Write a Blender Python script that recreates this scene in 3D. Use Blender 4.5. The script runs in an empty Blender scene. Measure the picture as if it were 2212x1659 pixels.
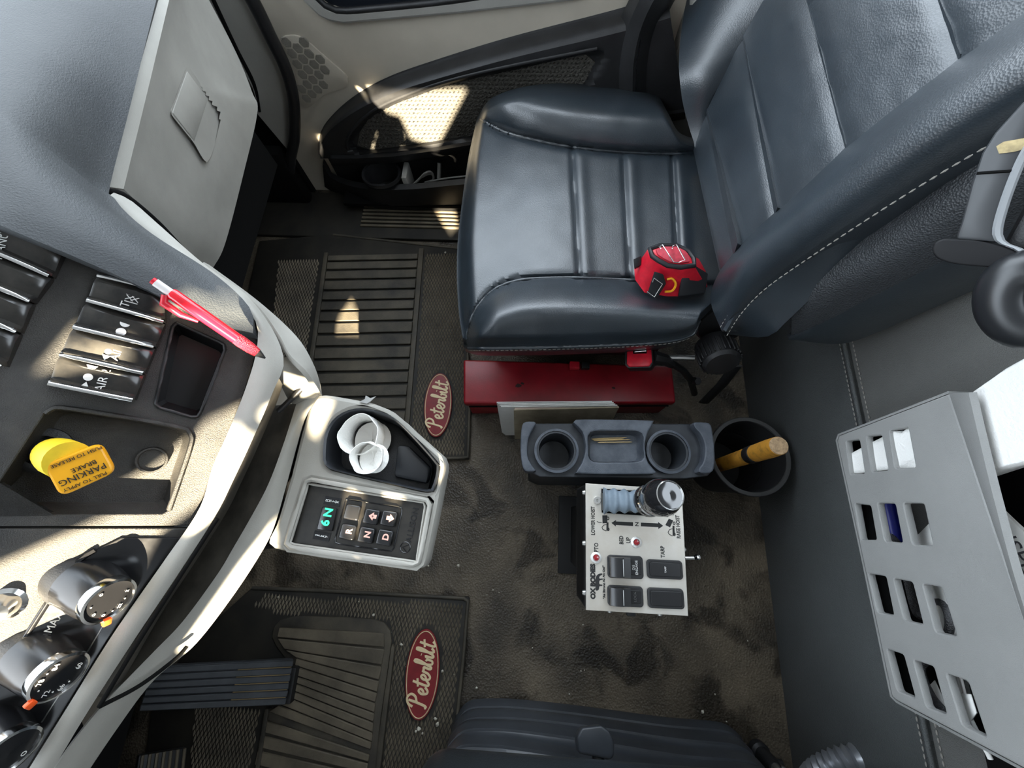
import bpy, bmesh, math, random
from mathutils import Vector, Matrix, noise
V = Vector
random.seed(7)
S = bpy.context.scene
COL = S.collection

# ------------------------------------------------------------------ camera
F, CX, CY, H = 900.0, 1106.0, 829.5, 1.10          # focal length and centre in pixels of a 2212x1659 frame, height above the floor
_n = V((24, 290, F)).normalized()                    # straight down, in camera axes (x right, y down, z forward)
_y = V((148, -2730, F)); _y = (_y - _n * _y.dot(_n)).normalized()   # towards the passenger door
_x = _y.cross(-_n)                                   # towards the rear of the cab
CAM = V((0, 0, H))
cam_d = bpy.data.cameras.new('camera'); cam = bpy.data.objects.new('camera', cam_d); COL.objects.link(cam)
right = V((_x[0], _y[0], -_n[0])); down = V((_x[1], _y[1], -_n[1])); fwd = V((_x[2], _y[2], -_n[2]))
cam.matrix_world = Matrix.Translation(CAM) @ Matrix((right, -down, -fwd)).transposed().to_4x4()
cam_d.sensor_fit = 'HORIZONTAL'; cam_d.sensor_width = 36; cam_d.lens = 36 * F / 2212
cam_d.clip_start = .01; cam_d.clip_end = 100
S.camera = cam

# ------------------------------------------------------------------ light
W = bpy.data.worlds.new('sky'); S.world = W; W.use_nodes = True
bg = W.node_tree.nodes['Background']; bg.inputs[0].default_value = (.80, .90, 1.0, 1); bg.inputs[1].default_value = 5.0
SUN_TO = V((.15, -.88, .46)).normalized()            # towards the sun: through the driver's side
sun_d = bpy.data.lights.new('sun', 'SUN'); sun_d.energy = 60; sun_d.angle = math.radians(.6); sun_d.color = (1, .86, .62)
sun = bpy.data.objects.new('sun', sun_d); COL.objects.link(sun)
sun.rotation_euler = SUN_TO.to_track_quat('Z', 'Y').to_euler()
vs = S.view_settings
vs.view_transform = 'Standard'; vs.look = 'None'; vs.gamma = 1; vs.use_curve_mapping = False; vs.exposure = .5
S.cycles.use_denoising = True
S.cycles.max_bounces = 8; S.cycles.diffuse_bounces = 6; S.cycles.sample_clamp_indirect = 6

# ------------------------------------------------------------------ picture geometry -> place
def ray(px, py):
    v = V((px - CX, py - CY, F)); return V((v.dot(_x), v.dot(_y), -v.dot(_n)))
def P(px, py, z=0.0):
    v = ray(px, py); return CAM + v * ((z - H) / v.z)
def PX(px, py, x):
    v = ray(px, py); return CAM + v * (x / v.x)
def PY(px, py, y):
    v = ray(px, py); return CAM + v * (y / v.y)
def PN(px, py, p0, n):
    v = ray(px, py); return CAM + v * ((p0 - CAM).dot(n) / v.dot(n))

# ------------------------------------------------------------------ helpers
def cr(pts, n, closed=False):
    """Catmull-Rom through pts, n+1 samples (n when closed) evenly by length."""
    pts = [V(p) for p in pts]; m = len(pts); out = []
    segs = m if closed else m - 1
    K = 10
    for i in range(segs):
        if closed: a, b, c, d = pts[i - 1], pts[i], pts[(i + 1) % m], pts[(i + 2) % m]
        else:
            b, c = pts[i], pts[i + 1]
            a = pts[i - 1] if i else b * 2 - c
            d = pts[i + 2] if i + 2 < m else c * 2 - b
        for k in range(K):
            t = k / K
            out.append(.5 * ((2 * b) + (c - a) * t + (2 * a - 5 * b + 4 * c - d) * t * t + (3 * b - a - 3 * c + d) * t ** 3))
    out.append(pts[0].copy() if closed else pts[-1].copy())
    L = [0.0]
    for i in range(1, len(out)): L.append(L[-1] + (out[i] - out[i - 1]).length)
    res = []; j = 0
    for k in range(n if closed else n + 1):
        t = L[-1] * k / n
        while j < len(L) - 2 and L[j + 1] < t: j += 1
        s = L[j + 1] - L[j]
        res.append(out[j].lerp(out[j + 1], (t - L[j]) / s if s > 1e-12 else 0))
    return res
def lin(pts, n):
    pts = [V(p) for p in pts]; L = [0.0]
    for i in range(1, len(pts)): L.append(L[-1] + (pts[i] - pts[i - 1]).length)
    res = []; j = 0
    for k in range(n + 1):
        t = L[-1] * k / n
        while j < len(L) - 2 and L[j + 1] < t: j += 1
        s = L[j + 1] - L[j]; res.append(pts[j].lerp(pts[j + 1], (t - L[j]) / s if s > 1e-12 else 0))
    return res
def ss(a, b, x):
    t = min(1, max(0, (x - a) / (b - a))); return t * t * (3 - 2 * t)

def link(name, me, mat, parent=None, smooth=True):
    o = bpy.data.objects.new(name, me); COL.objects.link(o)
    if mat is not None and not me.materials: me.materials.append(mat)
    if smooth: me.polygons.foreach_set('use_smooth', [True] * len(me.polygons))
    if parent is not None:
        o.parent = parent
        if parent.type == 'EMPTY': o.matrix_parent_inverse = Matrix.Translation(-parent.location)
    return o
def mk(name, verts, faces, mat, parent=None, smooth=True, bevel=0, seg=2, auto=None):
    me = bpy.data.meshes.new(name)
    if bevel:
        bm = bmesh.new(); vv = [bm.verts.new(v) for v in verts]
        for f in faces: bm.faces.new([vv[i] for i in f])
        bmesh.ops.recalc_face_normals(bm, faces=bm.faces)
        es = [e for e in bm.edges if len(e.link_faces) == 2 and e.calc_face_angle() > .5]
        bmesh.ops.bevel(bm, geom=es, offset=bevel, segments=seg, profile=.5, affect='EDGES', clamp_overlap=True)
        bm.to_mesh(me); bm.free()
    else:
        me.from_pydata([tuple(v) for v in verts], [], faces); me.update()
    o = link(name, me, mat, parent, smooth)
    if smooth: sharp(me, auto or 40)
    return o
def sharp(me, deg):
    try: me.set_sharp_from_angle(angle=math.radians(deg))
    except Exception: pass
def thing(name, label, cat, loc=(0, 0, 0), group=None):
    o = bpy.data.objects.new(name, None); COL.objects.link(o); o.location = loc; o.empty_display_size = .02
    o['label'] = label; o['category'] = cat
    if group: o['group'] = group
    return o
def tag(o, label, cat, group=None):
    o['label'] = label; o['category'] = cat
    if group: o['group'] = group
    return o
def struct(o): o['kind'] = 'structure'; return o
def stuff(o): o['kind'] = 'stuff'; return o

def gridmesh(name, R, mat, parent=None, cu=False, cv=False, caps=False, thick=0, smooth=True, auto=40):
    """surface through rows of points; thick > 0 gives it a back side."""
    nr, nc = len(R), len(R[0]); verts = [p for r in R for p in r]; faces = []
    for i in range(nr if cv else nr - 1):
        for j in range(nc if cu else nc - 1):
            i2, j2 = (i + 1) % nr, (j + 1) % nc
            faces.append((i * nc + j, i * nc + j2, i2 * nc + j2, i2 * nc + j))
    if caps:
        faces.append(tuple(range(nc))[::-1]); faces.append(tuple((nr - 1) * nc + j for j in range(nc)))
    me = bpy.data.meshes.new(name)
    bm = bmesh.new(); vv = [bm.verts.new(v) for v in verts]
    for f in faces:
        try: bm.faces.new([vv[i] for i in f])
        except ValueError: pass
    bmesh.ops.remove_doubles(bm, verts=bm.verts, dist=1e-6)
    if thick: bmesh.ops.solidify(bm, geom=bm.faces[:], thickness=thick)
    bmesh.ops.recalc_face_normals(bm, faces=bm.faces)
    bm.to_mesh(me); bm.free()
    o = link(name, me, mat, parent, smooth)
    if smooth: sharp(me, auto)
    return o
def coons(far, near, front, rear, ns, nt, lf=cr):
    """pixel grid [t][s] between four boundary curves; far/near run front->rear, front/rear run far->near."""
    f, n, a, b = [lf([V((*p, 0)) if len(p) == 2 else V(p) for p in c], k) for c, k in ((far, ns), (near, ns), (front, nt), (rear, nt))]
    G = []
    for j in range(nt + 1):
        t = j / nt; row = []
        for i in range(ns + 1):
            s = i / ns
            p = f[i] * (1 - t) + n[i] * t + a[j] * (1 - s) + b[j] * s - (f[0] * (1 - s) * (1 - t) + f[-1] * s * (1 - t) + n[0] * (1 - s) * t + n[-1] * s * t)
            row.append(p)
        G.append(row)
    return G
def border(G):
    nr, nc = len(G), len(G[0])
    return [G[0][j] for j in range(nc)] + [G[i][nc - 1] for i in range(1, nr)] + [G[nr - 1][j] for j in range(nc - 2, -1, -1)] + [G[i][0] for i in range(nr - 2, 0, -1)]
def skirted(name, G, steps, mat, parent=None, auto=50):
    """grid surface with a skirt; steps = [(inset fraction, offset vector)], closed at the end."""
    nr, nc = len(G), len(G[0]); verts = [p for r in G for p in r]; faces = []
    for i in range(nr - 1):
        for j in range(nc - 1): faces.append((i * nc + j, i * nc + j + 1, (i + 1) * nc + j + 1, (i + 1) * nc + j))
    idx = [j for j in range(nc)] + [i * nc + nc - 1 for i in range(1, nr)] + [(nr - 1) * nc + j for j in range(nc - 2, -1, -1)] + [i * nc for i in range(nr - 2, 0, -1)]
    B = [verts[k] for k in idx]; c = sum(B, V()) / len(B); prev = idx; m = len(idx)
    for k, off in steps:
        cur = []
        for p in B: cur.append(len(verts)); verts.append(p.lerp(c, k) + V(off))
        for j in range(m): faces.append((prev[j], prev[(j + 1) % m], cur[(j + 1) % m], cur[j]))
        prev = cur
    faces.append(tuple(prev))
    me = bpy.data.meshes.new(name); bm = bmesh.new(); vv = [bm.verts.new(v) for v in verts]
    for f in faces:
        try: bm.faces.new([vv[i] for i in f])
        except ValueError: pass
    bmesh.ops.recalc_face_normals(bm, faces=bm.faces); bm.to_mesh(me); bm.free()
    o = link(name, me, mat, parent); sharp(me, auto); return o
def prism(name, top, off, mat, parent=None, bevel=0, seg=2, smooth=True):
    """solid under a polygon: top points and the offset to the bottom."""
    n = len(top); off = V(off); vs_ = [V(p) for p in top] + [V(p) + off for p in top]
    fs = [tuple(range(n)), tuple(range(2 * n - 1, n - 1, -1))] + [(i, i + n, (i + 1) % n + n, (i + 1) % n) for i in range(n)]
    return mk(name, vs_, fs, mat, parent, smooth, bevel, seg)
def box(name, c, size, mat, parent=None, bevel=0, rot=None, seg=2):
    sx, sy, sz = [s / 2 for s in size]; R = rot or Matrix.Identity(3); c = V(c)
    vs_ = [c + R @ V((a * sx, b * sy, d * sz)) for d in (-1, 1) for b in (-1, 1) for a in (-1, 1)]
    fs = [(0, 2, 3, 1), (4, 5, 7, 6), (0, 1, 5, 4), (2, 6, 7, 3), (0, 4, 6, 2), (1, 3, 7, 5)]
    return mk(name, vs_, fs, mat, parent, True, bevel, seg)
def tubedata(pts, r, n=8, closed=False, flat=None, ref=None):
    """rings around a path; flat = second radius along ref x tangent."""
    pts = [V(p) for p in pts]; m = len(pts); rings = []; up = V(ref) if ref else None
    for i, p in enumerate(pts):
        a = pts[i - 1] if (i or closed) else p; b = pts[(i + 1) % m] if (i < m - 1 or closed) else p
        t = (b - a).normalized()
        if ref: u = V(ref)
        elif up is None: u = V((0, 0, 1)) if abs(t.z) < .9 else V((1, 0, 0))
        else: u = up
        u = (u - t * u.dot(t)).normalized(); w = t.cross(u); up = u
        rr = r[i] if isinstance(r, (list, tuple)) else r; r2 = flat if flat else rr
        rings.append([p + u * (math.cos(2 * math.pi * k / n) * rr) + w * (math.sin(2 * math.pi * k / n) * r2) for k in range(n)])
    return rings
def tube(name, pts, r, mat, parent=None, n=8, closed=False, flat=None, ref=None):
    return gridmesh(name, tubedata(pts, r, n, closed, flat, ref), mat, parent, cu=True, cv=closed, caps=not closed, auto=60)
def lathe(name, prof, o, axis, mat, parent=None, n=28, xref=None, sx=1.0, auto=35):
    """(radius, height) profile turned about axis at o."""
    a = V(axis).normalized(); u = V(xref) if xref else (V((0, 0, 1)) if abs(a.z) < .9 else V((1, 0, 0)))
    u = (u - a * u.dot(a)).normalized(); w = a.cross(u); o = V(o)
    R = [[o + a * h + (u * (math.cos(2 * math.pi * k / n) * sx) + w * math.sin(2 * math.pi * k / n)) * max(r, 1e-5) for k in range(n)] for r, h in prof]
    return gridmesh(name, R, mat, parent, cu=True, auto=auto)
def frame(o, xd, yd):
    xd = V(xd).normalized(); yd = V(yd); yd = (yd - xd * yd.dot(xd)).normalized(); z = xd.cross(yd)
    m = Matrix((xd, yd, z)).transposed().to_4x4(); m.translation = V(o); return m
def from_curve(cu, M):
    ob = bpy.data.objects.new('tmp', cu); me = bpy.data.meshes.new_from_object(ob)
    bpy.data.objects.remove(ob); bpy.data.curves.remove(cu)
    me.transform(M); me.materials.clear(); return me
def plate(name, outs, M, depth, mat, parent=None, bevel=0, smooth=True):
    """flat plate with holes: outs = 2D outlines in frame M, top side at +z 0, body below."""
    cu = bpy.data.curves.new('c', 'CURVE'); cu.dimensions = '2D'; cu.fill_mode = 'BOTH'
    cu.extrude = max(depth / 2 - bevel, 1e-5); cu.bevel_depth = bevel; cu.bevel_resolution = 1; cu.offset = -bevel
    for o_ in outs:
        s = cu.splines.new('POLY'); s.points.add(len(o_) - 1); s.use_cyclic_u = True
        for p, q in zip(s.points, o_): p.co = (q[0], q[1], 0, 1)
    me = from_curve(cu, M @ Matrix.Translation((0, 0, -depth / 2)))
    o = link(name, me, mat, parent, smooth); sharp(me, 35); return o
def text(name, body, size, M, mat, parent=None, ext=.0002, sx=1.0, bold=0, align='CENTER', spacing=1.0, line=1.0):
    cu = bpy.data.curves.new('t', 'FONT'); cu.body = body; cu.size = size; cu.extrude = ext; cu.offset = bold
    cu.align_x = align; cu.align_y = 'CENTER'; cu.space_character = spacing; cu.space_line = line; cu.resolution_u = 3
    me = from_curve(cu, M @ Matrix.Diagonal((sx, 1, 1, 1)))
    return link(name, me, mat, parent, False)
def rrect(w, h, r, n=5, cx=0, cy=0):
    out = []
    for k, (a, b) in enumerate(((1, 1), (-1, 1), (-1, -1), (1, -1))):
        for i in range(n + 1):
            t = math.pi / 2 * (k + i / n); out.append((cx + a * (w / 2 - r) + r * math.cos(t), cy + b * (h / 2 - r) + r * math.sin(t)))
    return out
def ellipse(cx, cy, a, b, n=28, rot=0):
    c, s = math.cos(rot), math.sin(rot)
    return [(cx + a * math.cos(t) * c - b * math.sin(t) * s, cy + a * math.cos(t) * s + b * math.sin(t) * c) for t in (2 * math.pi * k / n for k in range(n))]
def loc2(M, p):
    q = M.inverted() @ V(p); return (q.x, q.y)
def copytree(o, M, label=None, group=None):
    c = o.copy(); COL.objects.link(c); c.matrix_world = M
    if label: c['label'] = label
    if group: c['group'] = group
    for ch in o.children:
        d = ch.copy(); COL.objects.link(d); d.parent = c
    return c

# ------------------------------------------------------------------ materials
def mat(name, col, rough=.5, metal=0, var=0, vs_=9, bump=0, bs=350, kind='noise', col2=None, lo=.35, hi=.65, spec=.5, coat=0, trans=0, emit=0, rvar=0, ior=1.45, dist=.002, crough=.08):
    m = bpy.data.materials.new(name); m.use_nodes = True; nt = m.node_tree; b = nt.nodes['Principled BSDF']
    b.inputs['Base Color'].default_value = (*col, 1); b.inputs['Roughness'].default_value = rough; b.inputs['Metallic'].default_value = metal
    b.inputs['Specular IOR Level'].default_value = spec; b.inputs['IOR'].default_value = ior
    if coat: b.inputs['Coat Weight'].default_value = coat; b.inputs['Coat Roughness'].default_value = crough
    if trans: b.inputs['Transmission Weight'].default_value = trans
    if emit: b.inputs['Emission Color'].default_value = (*col, 1); b.inputs['Emission Strength'].default_value = emit
    tc = nt.nodes.new('ShaderNodeTexCoord')
    def nz(scale, detail=4, kind='noise', rough=.6):
        if kind == 'vor':
            t = nt.nodes.new('ShaderNodeTexVoronoi'); t.inputs['Scale'].default_value = scale; out = t.outputs['Distance']
        elif kind == 'edge':
            t = nt.nodes.new('ShaderNodeTexVoronoi'); t.feature = 'DISTANCE_TO_EDGE'; t.inputs['Scale'].default_value = scale; out = t.outputs['Distance']
        else:
            t = nt.nodes.new('ShaderNodeTexNoise'); t.inputs['Scale'].default_value = scale; t.inputs['Detail'].default_value = detail; t.inputs['Roughness'].default_value = rough; out = t.outputs['Fac']
        nt.links.new(tc.outputs['Object'], t.inputs['Vector']); return out
    if var or col2:
        r = nt.nodes.new('ShaderNodeValToRGB'); nt.links.new(nz(vs_, 6), r.inputs[0])
        c2 = col2 or tuple(min(1, c * (1 + var)) for c in col); c1 = col if col2 else tuple(c * (1 - var) for c in col)
        r.color_ramp.elements[0].position = lo; r.color_ramp.elements[1].position = hi
        r.color_ramp.elements[0].color = (*c1, 1); r.color_ramp.elements[1].color = (*c2, 1)
        nt.links.new(r.outputs[0], b.inputs['Base Color'])
    if rvar:
        mr = nt.nodes.new('ShaderNodeMapRange'); nt.links.new(nz(vs_ * 1.7, 5), mr.inputs[0])
        mr.inputs[1].default_value = .3; mr.inputs[2].default_value = .7; mr.inputs[3].default_value = rough - rvar; mr.inputs[4].default_value = rough + rvar
        nt.links.new(mr.outputs[0], b.inputs['Roughness'])
    if bump:
        bn = nt.nodes.new('ShaderNodeBump'); bn.inputs['Strength'].default_value = bump; bn.inputs['Distance'].default_value = dist
        nt.links.new(nz(bs, 3, kind), bn.inputs['Height']); nt.links.new(bn.outputs[0], b.inputs['Normal'])
    m['b'] = b.name
    return m
GREY = mat('grey_plastic', (.30, .29, .265), .55, var=.06, bump=.25, bs=900)
DOORG = mat('door_beige_grey', (.46, .415, .34), .6, var=.05, bump=.2, bs=900)  # beige-grey, warmed further to stand for bounced sunlight
SILVER = mat('silver_grey_trim', (.315, .302, .270), .58, var=.08, vs_=14, bump=.12, bs=900)
DASH = mat('dark_soft_dash', (.026, .030, .034), .6, col2=(.050, .054, .057), vs_=5, bump=.45, bs=620, spec=.6)
PANEL = mat('dusty_black_panel', (.018, .017, .016), .5, col2=(.05, .046, .04), vs_=16, bump=.5, bs=1100)
GLOSS = mat('gloss_black', (.010, .010, .011), .2, spec=.6, rvar=.06, vs_=30)
BLACK = mat('black_plastic', (.016, .016, .017), .42, var=.3, vs_=18, bump=.2, bs=800)
DEEP = mat('deep_black', (.006, .006, .006), .9, spec=.1)
CHROME = mat('chrome', (.75, .75, .74), .12, 1)
STEEL = mat('dull_steel', (.5, .5, .49), .38, 1, var=.12, vs_=60)
LEATHER = mat('black_leather', (.0125, .0182, .0245), .36, col2=(.021, .0295, .038), vs_=7, bump=.15, bs=520, kind='vor', spec=.9, rvar=.05, coat=.55, crough=.42)  # black, with the blue of sky reflections put into the base colour
LEATHER2 = mat('coarse_vinyl', (.035, .038, .042), .5, var=.15, bump=.5, bs=480, kind='vor', spec=.6)
THREAD = mat('grey_thread', (.34, .32, .29), .8)
WALLV = mat('wall_vinyl', (.078, .083, .083), .48, var=.12, vs_=4, bump=.4, bs=700, kind='vor')
WALLV_LIT = mat('wall_vinyl_lit', (.14, .14, .132), .42, var=.08, vs_=4, bump=.3, bs=700, kind='vor')  # same vinyl, paler: light falling on the upper wall painted in
RUBBER = mat('mat_rubber', (.030, .027, .022), .65, col2=(.105, .088, .062), vs_=9, lo=.36, hi=.72, bump=.3, bs=300)
RUBBERK = mat('mat_rubber_black', (.012, .011, .0095), .7, col2=(.03, .026, .02), vs_=12)
RUBBERD = mat('dusty_tread', (.075, .063, .047), .6, col2=(.20, .165, .115), vs_=11, lo=.3, hi=.75, bump=.25, bs=500)
RED = mat('red_paint', (.33, .008, .018), .38, col2=(.24, .008, .014), vs_=22, spec=.6, bump=.08, bs=300)
REDP = mat('red_plastic', (.62, .012, .03), .35, var=.15, vs_=60)
LOGORED = mat('logo_red', (.20, .010, .014), .45, var=.15, vs_=40)
CREAM = mat('logo_cream', (.75, .60, .36), .5)
YELLOW = mat('yellow_plastic', (.78, .36, .01), .35, var=.06, vs_=40)
YELLOW2 = mat('yellow_stem', (.72, .52, .015), .5, var=.1, vs_=60)
PAPER = mat('white_paper', (.78, .77, .74), .8, var=.05, vs_=20, bump=.2, bs=120)
TISSUE = mat('paper_towel', (.82, .81, .78), .9, bump=.5, bs=240, dist=.003)
TAN = mat('tan_card', (.34, .285, .20), .7, var=.2, vs_=25)
WOOD = mat('worn_yellow_wood', (.52, .24, .03), .5, col2=(.16, .085, .02), vs_=55, lo=.5, hi=.72, bump=.2, bs=200)
WOODEND = mat('wood_end_grain', (.34, .23, .13), .8, var=.3, vs_=160)
PICK = mat('toothpick_wood', (.62, .45, .22), .6)
TRAY = mat('worn_blue_grey_plastic', (.055, .064, .08), .5, col2=(.105, .118, .14), vs_=30, bump=.3, bs=500)
ALU = mat('stained_aluminium', (.60, .575, .53), .42, .55, col2=(.50, .455, .39), vs_=14, bump=.04, bs=500)
INK = mat('black_print', (.012, .012, .012), .6)
WHITEP = mat('white_print', (.7, .7, .68), .5)
PINKP = mat('pink_print', (.85, .42, .34), .5)
GREENL = mat('green_display', (.03, .75, .25), .5, emit=1.3)
LEDRED = mat('red_lens', (.25, .005, .01), .15, coat=1)
ORANGE = mat('orange_marker', (.85, .10, .015), .4)
BOOT = mat('grey_rubber_boot', (.15, .19, .23), .5, var=.12, vs_=60)
SMOKE = mat('smoked_black', (.014, .014, .015), .06, coat=1)
BLUE = mat('blue_plastic', (.01, .015, .22), .35)
BRAID = mat('braided_cable', (.10, .10, .105), .5, bump=.9, bs=700, kind='vor')
GLASS = mat('tinted_glass', (.010, .012, .016), .12, spec=.12)
SHELL = mat('headliner', (.30, .29, .275), .8)
FOAM = mat('black_ear_leather', (.012, .013, .015), .35, spec=.7)
CRUMB = mat('pale_crumb', (.55, .52, .44), .8)
DARKMETAL = mat('dark_steel', (.02, .02, .021), .5, .3)

# floor: dark vinyl with dusty patches and darker wet stains
FLOOR = mat('floor_vinyl', (.030, .027, .023), .45, bump=.75, bs=230, kind='vor')
nt = FLOOR.node_tree; b_ = nt.nodes['Principled BSDF']; tc_ = nt.nodes['Texture Coordinate']
def _ramp(scale, c, lo, hi, det=6, dist_=0):
    t = nt.nodes.new('ShaderNodeTexNoise'); t.inputs['Scale'].default_value = scale; t.inputs['Detail'].default_value = det; t.inputs['Distortion'].default_value = dist_
    nt.links.new(tc_.outputs['Object'], t.inputs['Vector'])
    r = nt.nodes.new('ShaderNodeValToRGB'); r.color_ramp.elements[0].position = lo; r.color_ramp.elements[1].position = hi
    r.color_ramp.elements[0].color = (*c[0], 1); r.color_ramp.elements[1].color = (*c[1], 1); nt.links.new(t.outputs['Fac'], r.inputs[0]); return r
r1 = _ramp(5.5, ((.052, .043, .032), (.165, .132, .092)), .36, .66)
r2 = _ramp(8.5, ((1, 1, 1), (.32, .31, .30)), .515, .60, 9, .5)
mx = nt.nodes.new('ShaderNodeMix'); mx.data_type = 'RGBA'; mx.blend_type = 'MULTIPLY'; mx.inputs[0].default_value = 1
nt.links.new(r1.outputs[0], mx.inputs[6]); nt.links.new(r2.outputs[0], mx.inputs[7]); nt.links.new(mx.outputs[2], b_.inputs['Base Color'])

# ================================================================== cab shell
struct(box('floor', (-.225, 0, -.02), (1.65, 2.1, .04), FLOOR))
wb = struct(plate('wall_back', [[(-1.05, -.03), (1.05, -.03), (1.05, 1.75), (-1.05, 1.75)], rrect(.8, .42, .08, 5, -.30, 1.26)], frame((.60, 0, 0), (0, -1, 0), (0, 0, 1)), .03, WALLV_LIT))
# driver's side: unseen wall, its holes shaped to cast the sun patches
SM = frame((0, -.95, 0), (-1, 0, 0), (0, 0, 1))
def sm(pts): return [(-x, z) for x, z in pts]
wl = struct(plate('wall_left_sun_mask', [sm([(-1.05, -.03), (.60, -.03), (.60, 1.75), (-1.05, 1.75)]),
    sm([(-.155, 1.347), (-.12, 1.366), (.15, 1.375), (.045, 1.21), (-.02, 1.235), (-.03, 1.30)]),
    sm([(-.29, 1.225), (-.20, 1.219), (-.165, 1.227), (-.135, 1.250), (-.10, 1.248), (-.091, 1.235), (-.115, 1.205), (-.13, 1.190), (-.175, 1.185), (-.19, 1.165), (-.21, 1.140), (-.24, 1.155), (-.28, 1.150)]),
    sm([(-.105, 1.131), (-.100, 1.117), (-.185, 1.051), (-.191, 1.068), (-.135, 1.112)]),
    sm([(-.085, 1.255), (-.042, 1.250), (-.040, 1.238), (-.066, 1.225), (-.078, 1.235)]), sm([(-.068, 1.203), (-.040, 1.203), (-.060, 1.178), (-.070, 1.180)]),
    sm([(-.225, 1.335), (-.200, 1.358), (-.167, 1.340), (-.169, 1.322), (-.195, 1.332)]),
    sm([(-.315, .765), (-.24, .765), (-.24, .79), (-.27, .825), (-.31, .79)]), sm([(.0, 1.0), (.06, 1.0), (.065, .96), (.04, .945)]),
    sm([(-.030, 1.128), (-.012, 1.118), (-.008, 1.142), (-.020, 1.150), (-.030, 1.142)]), sm([(.016, 1.152), (.038, 1.150), (.026, 1.136), (.016, 1.140)]), sm([(.030, 1.190), (.040, 1.192), (.085, 1.162), (.078, 1.156), (.045, 1.172)])], SM, .004, SHELL))
box('lower_panel', (.5975, 0, .175), (.015, 2.1, .37), WALLV, wb, bevel=.004)
def seamline(a, b, name, r=.0022, n=60, parent=None, m=THREAD, rise=.0012):
    """row of stitches between a and b joined into one strip."""
    verts, faces = [], []; a, b = V(a), V(b); t = (b - a).normalized(); L = (b - a).length
    return a, b
# wall seam: two rows of stitches and a piped joint
tube('seam_piping', [(.589, -1.0, .362), (.589, 1.0, .362)], .004, WALLV, wb, n=8)
def stitches(name, path, length, gap, w, h, m, parent):
    """a row of thread stitches laid along a 3D path, one mesh."""
    path = [V(p) for p in path]; L = [0.0]
    for i in range(1, len(path)): L.append(L[-1] + (path[i] - path[i - 1]).length)
    def at(s):
        s = min(max(s, 0), L[-1]); j = 0
        while j < len(L) - 2 and L[j + 1] < s: j += 1
        d = L[j + 1] - L[j]; return path[j].lerp(path[j + 1], (s - L[j]) / d if d else 0)
    verts, faces = [], []; s = 0
    while s < L[-1]:
        a, b = at(s), at(s + length); c = (a + b) / 2; t = (b - a).normalized()
        u = (CAM - c).normalized(); u = (u - t * u.dot(t)).normalized(); wv = t.cross(u); k = len(verts)
        for p, f in ((a, .5), (c, 1), (b, .5)):
            verts += [p - wv * w * f, p + u * h * f, p + wv * w * f, p - u * h * f]
        for q in (0, 4):
            for e in range(4): faces.append((k + q + e, k + q + (e + 1) % 4, k + q + 4 + (e + 1) % 4, k + q + 4 + e))
        faces += [(k, k + 1, k + 2, k + 3), (k + 11, k + 10, k + 9, k + 8)]; s += length + gap
    return mk(name, verts, faces, m, parent)
for zz in (.354, .371):
    stitches('stitching', [(.5875 if zz < .36 else .598, -1.0, zz), (.5875 if zz < .36 else .598, 1.0, zz)], .006, .003, .0012, .0012, THREAD, wb)
struct(box('ceiling', (-.22, 0, 1.77), (1.7, 2.1, .04), SHELL))
struct(box('wall_front', (-1.04, 0, .40), (.03, 2.1, .84), DEEP))
# windscreen pillars and header, out of frame above the dash
for sx, nm in ((-1, 'trim_1'), (1, 'trim_2')):
    struct(tube(nm, [(-1.03, sx * 1.0, .80), (-.75, sx * .98, 1.75)], .05, SHELL, n=8))
struct(box('trim_3', (-.78, 0, 1.68), (.10, 2.0, .12), SHELL, bevel=.02))
struct(box('trim_4', (-1.03, 0, .9), (.04, .06, .1), SHELL))

# ------------------------------------------------------------------ passenger door
DM = frame((0, 1.0, 0), (1, 0, 0), (0, 0, 1))
def dpx(px, py): p = PY(px, py, 1.0); return (p.x, p.z)
win_in = [dpx(*q) for q in ((662, -40), (690, -4), (712, 12), (740, 19), (800, 15), (980, -4))] + [(.02, .565), (.02, .72), (-.52, .72)]
win_out = [dpx(*q) for q in ((628, -60), (657, -2), (690, 30), (715, 42), (745, 47), (800, 42), (1000, 24), (1240, -3))] + [(.10, .56), (.10, .75), (-.57, .75)]
door = plate('door_1', [[(-.74, -.06), (.24, -.06), (.32, .1), (.34, .79), (-.72, .79), (-.76, .3)], win_in], DM, .05, DOORG); struct(door)
plate('window_frame', [win_out, win_in], DM @ Matrix.Translation((0, 0, .010)), .014, GREY, door, bevel=.006)
plate('window_pane', [[(-.56, .48), (.08, .48), (.08, .74), (-.56, .74)]], DM @ Matrix.Translation((0, 0, -.004)), .006, GLASS, door)
tube('window_gasket', [DM @ V((x, z, .004)) for x, z in cr([(*p, 0) for p in win_in[:6]], 24) for x, z in [(x, z)]] if False else [DM @ V((p.x, p.y, .006)) for p in cr([(*p, 0) for p in win_in[:7]], 24)], .006, BLACK, door)
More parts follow.
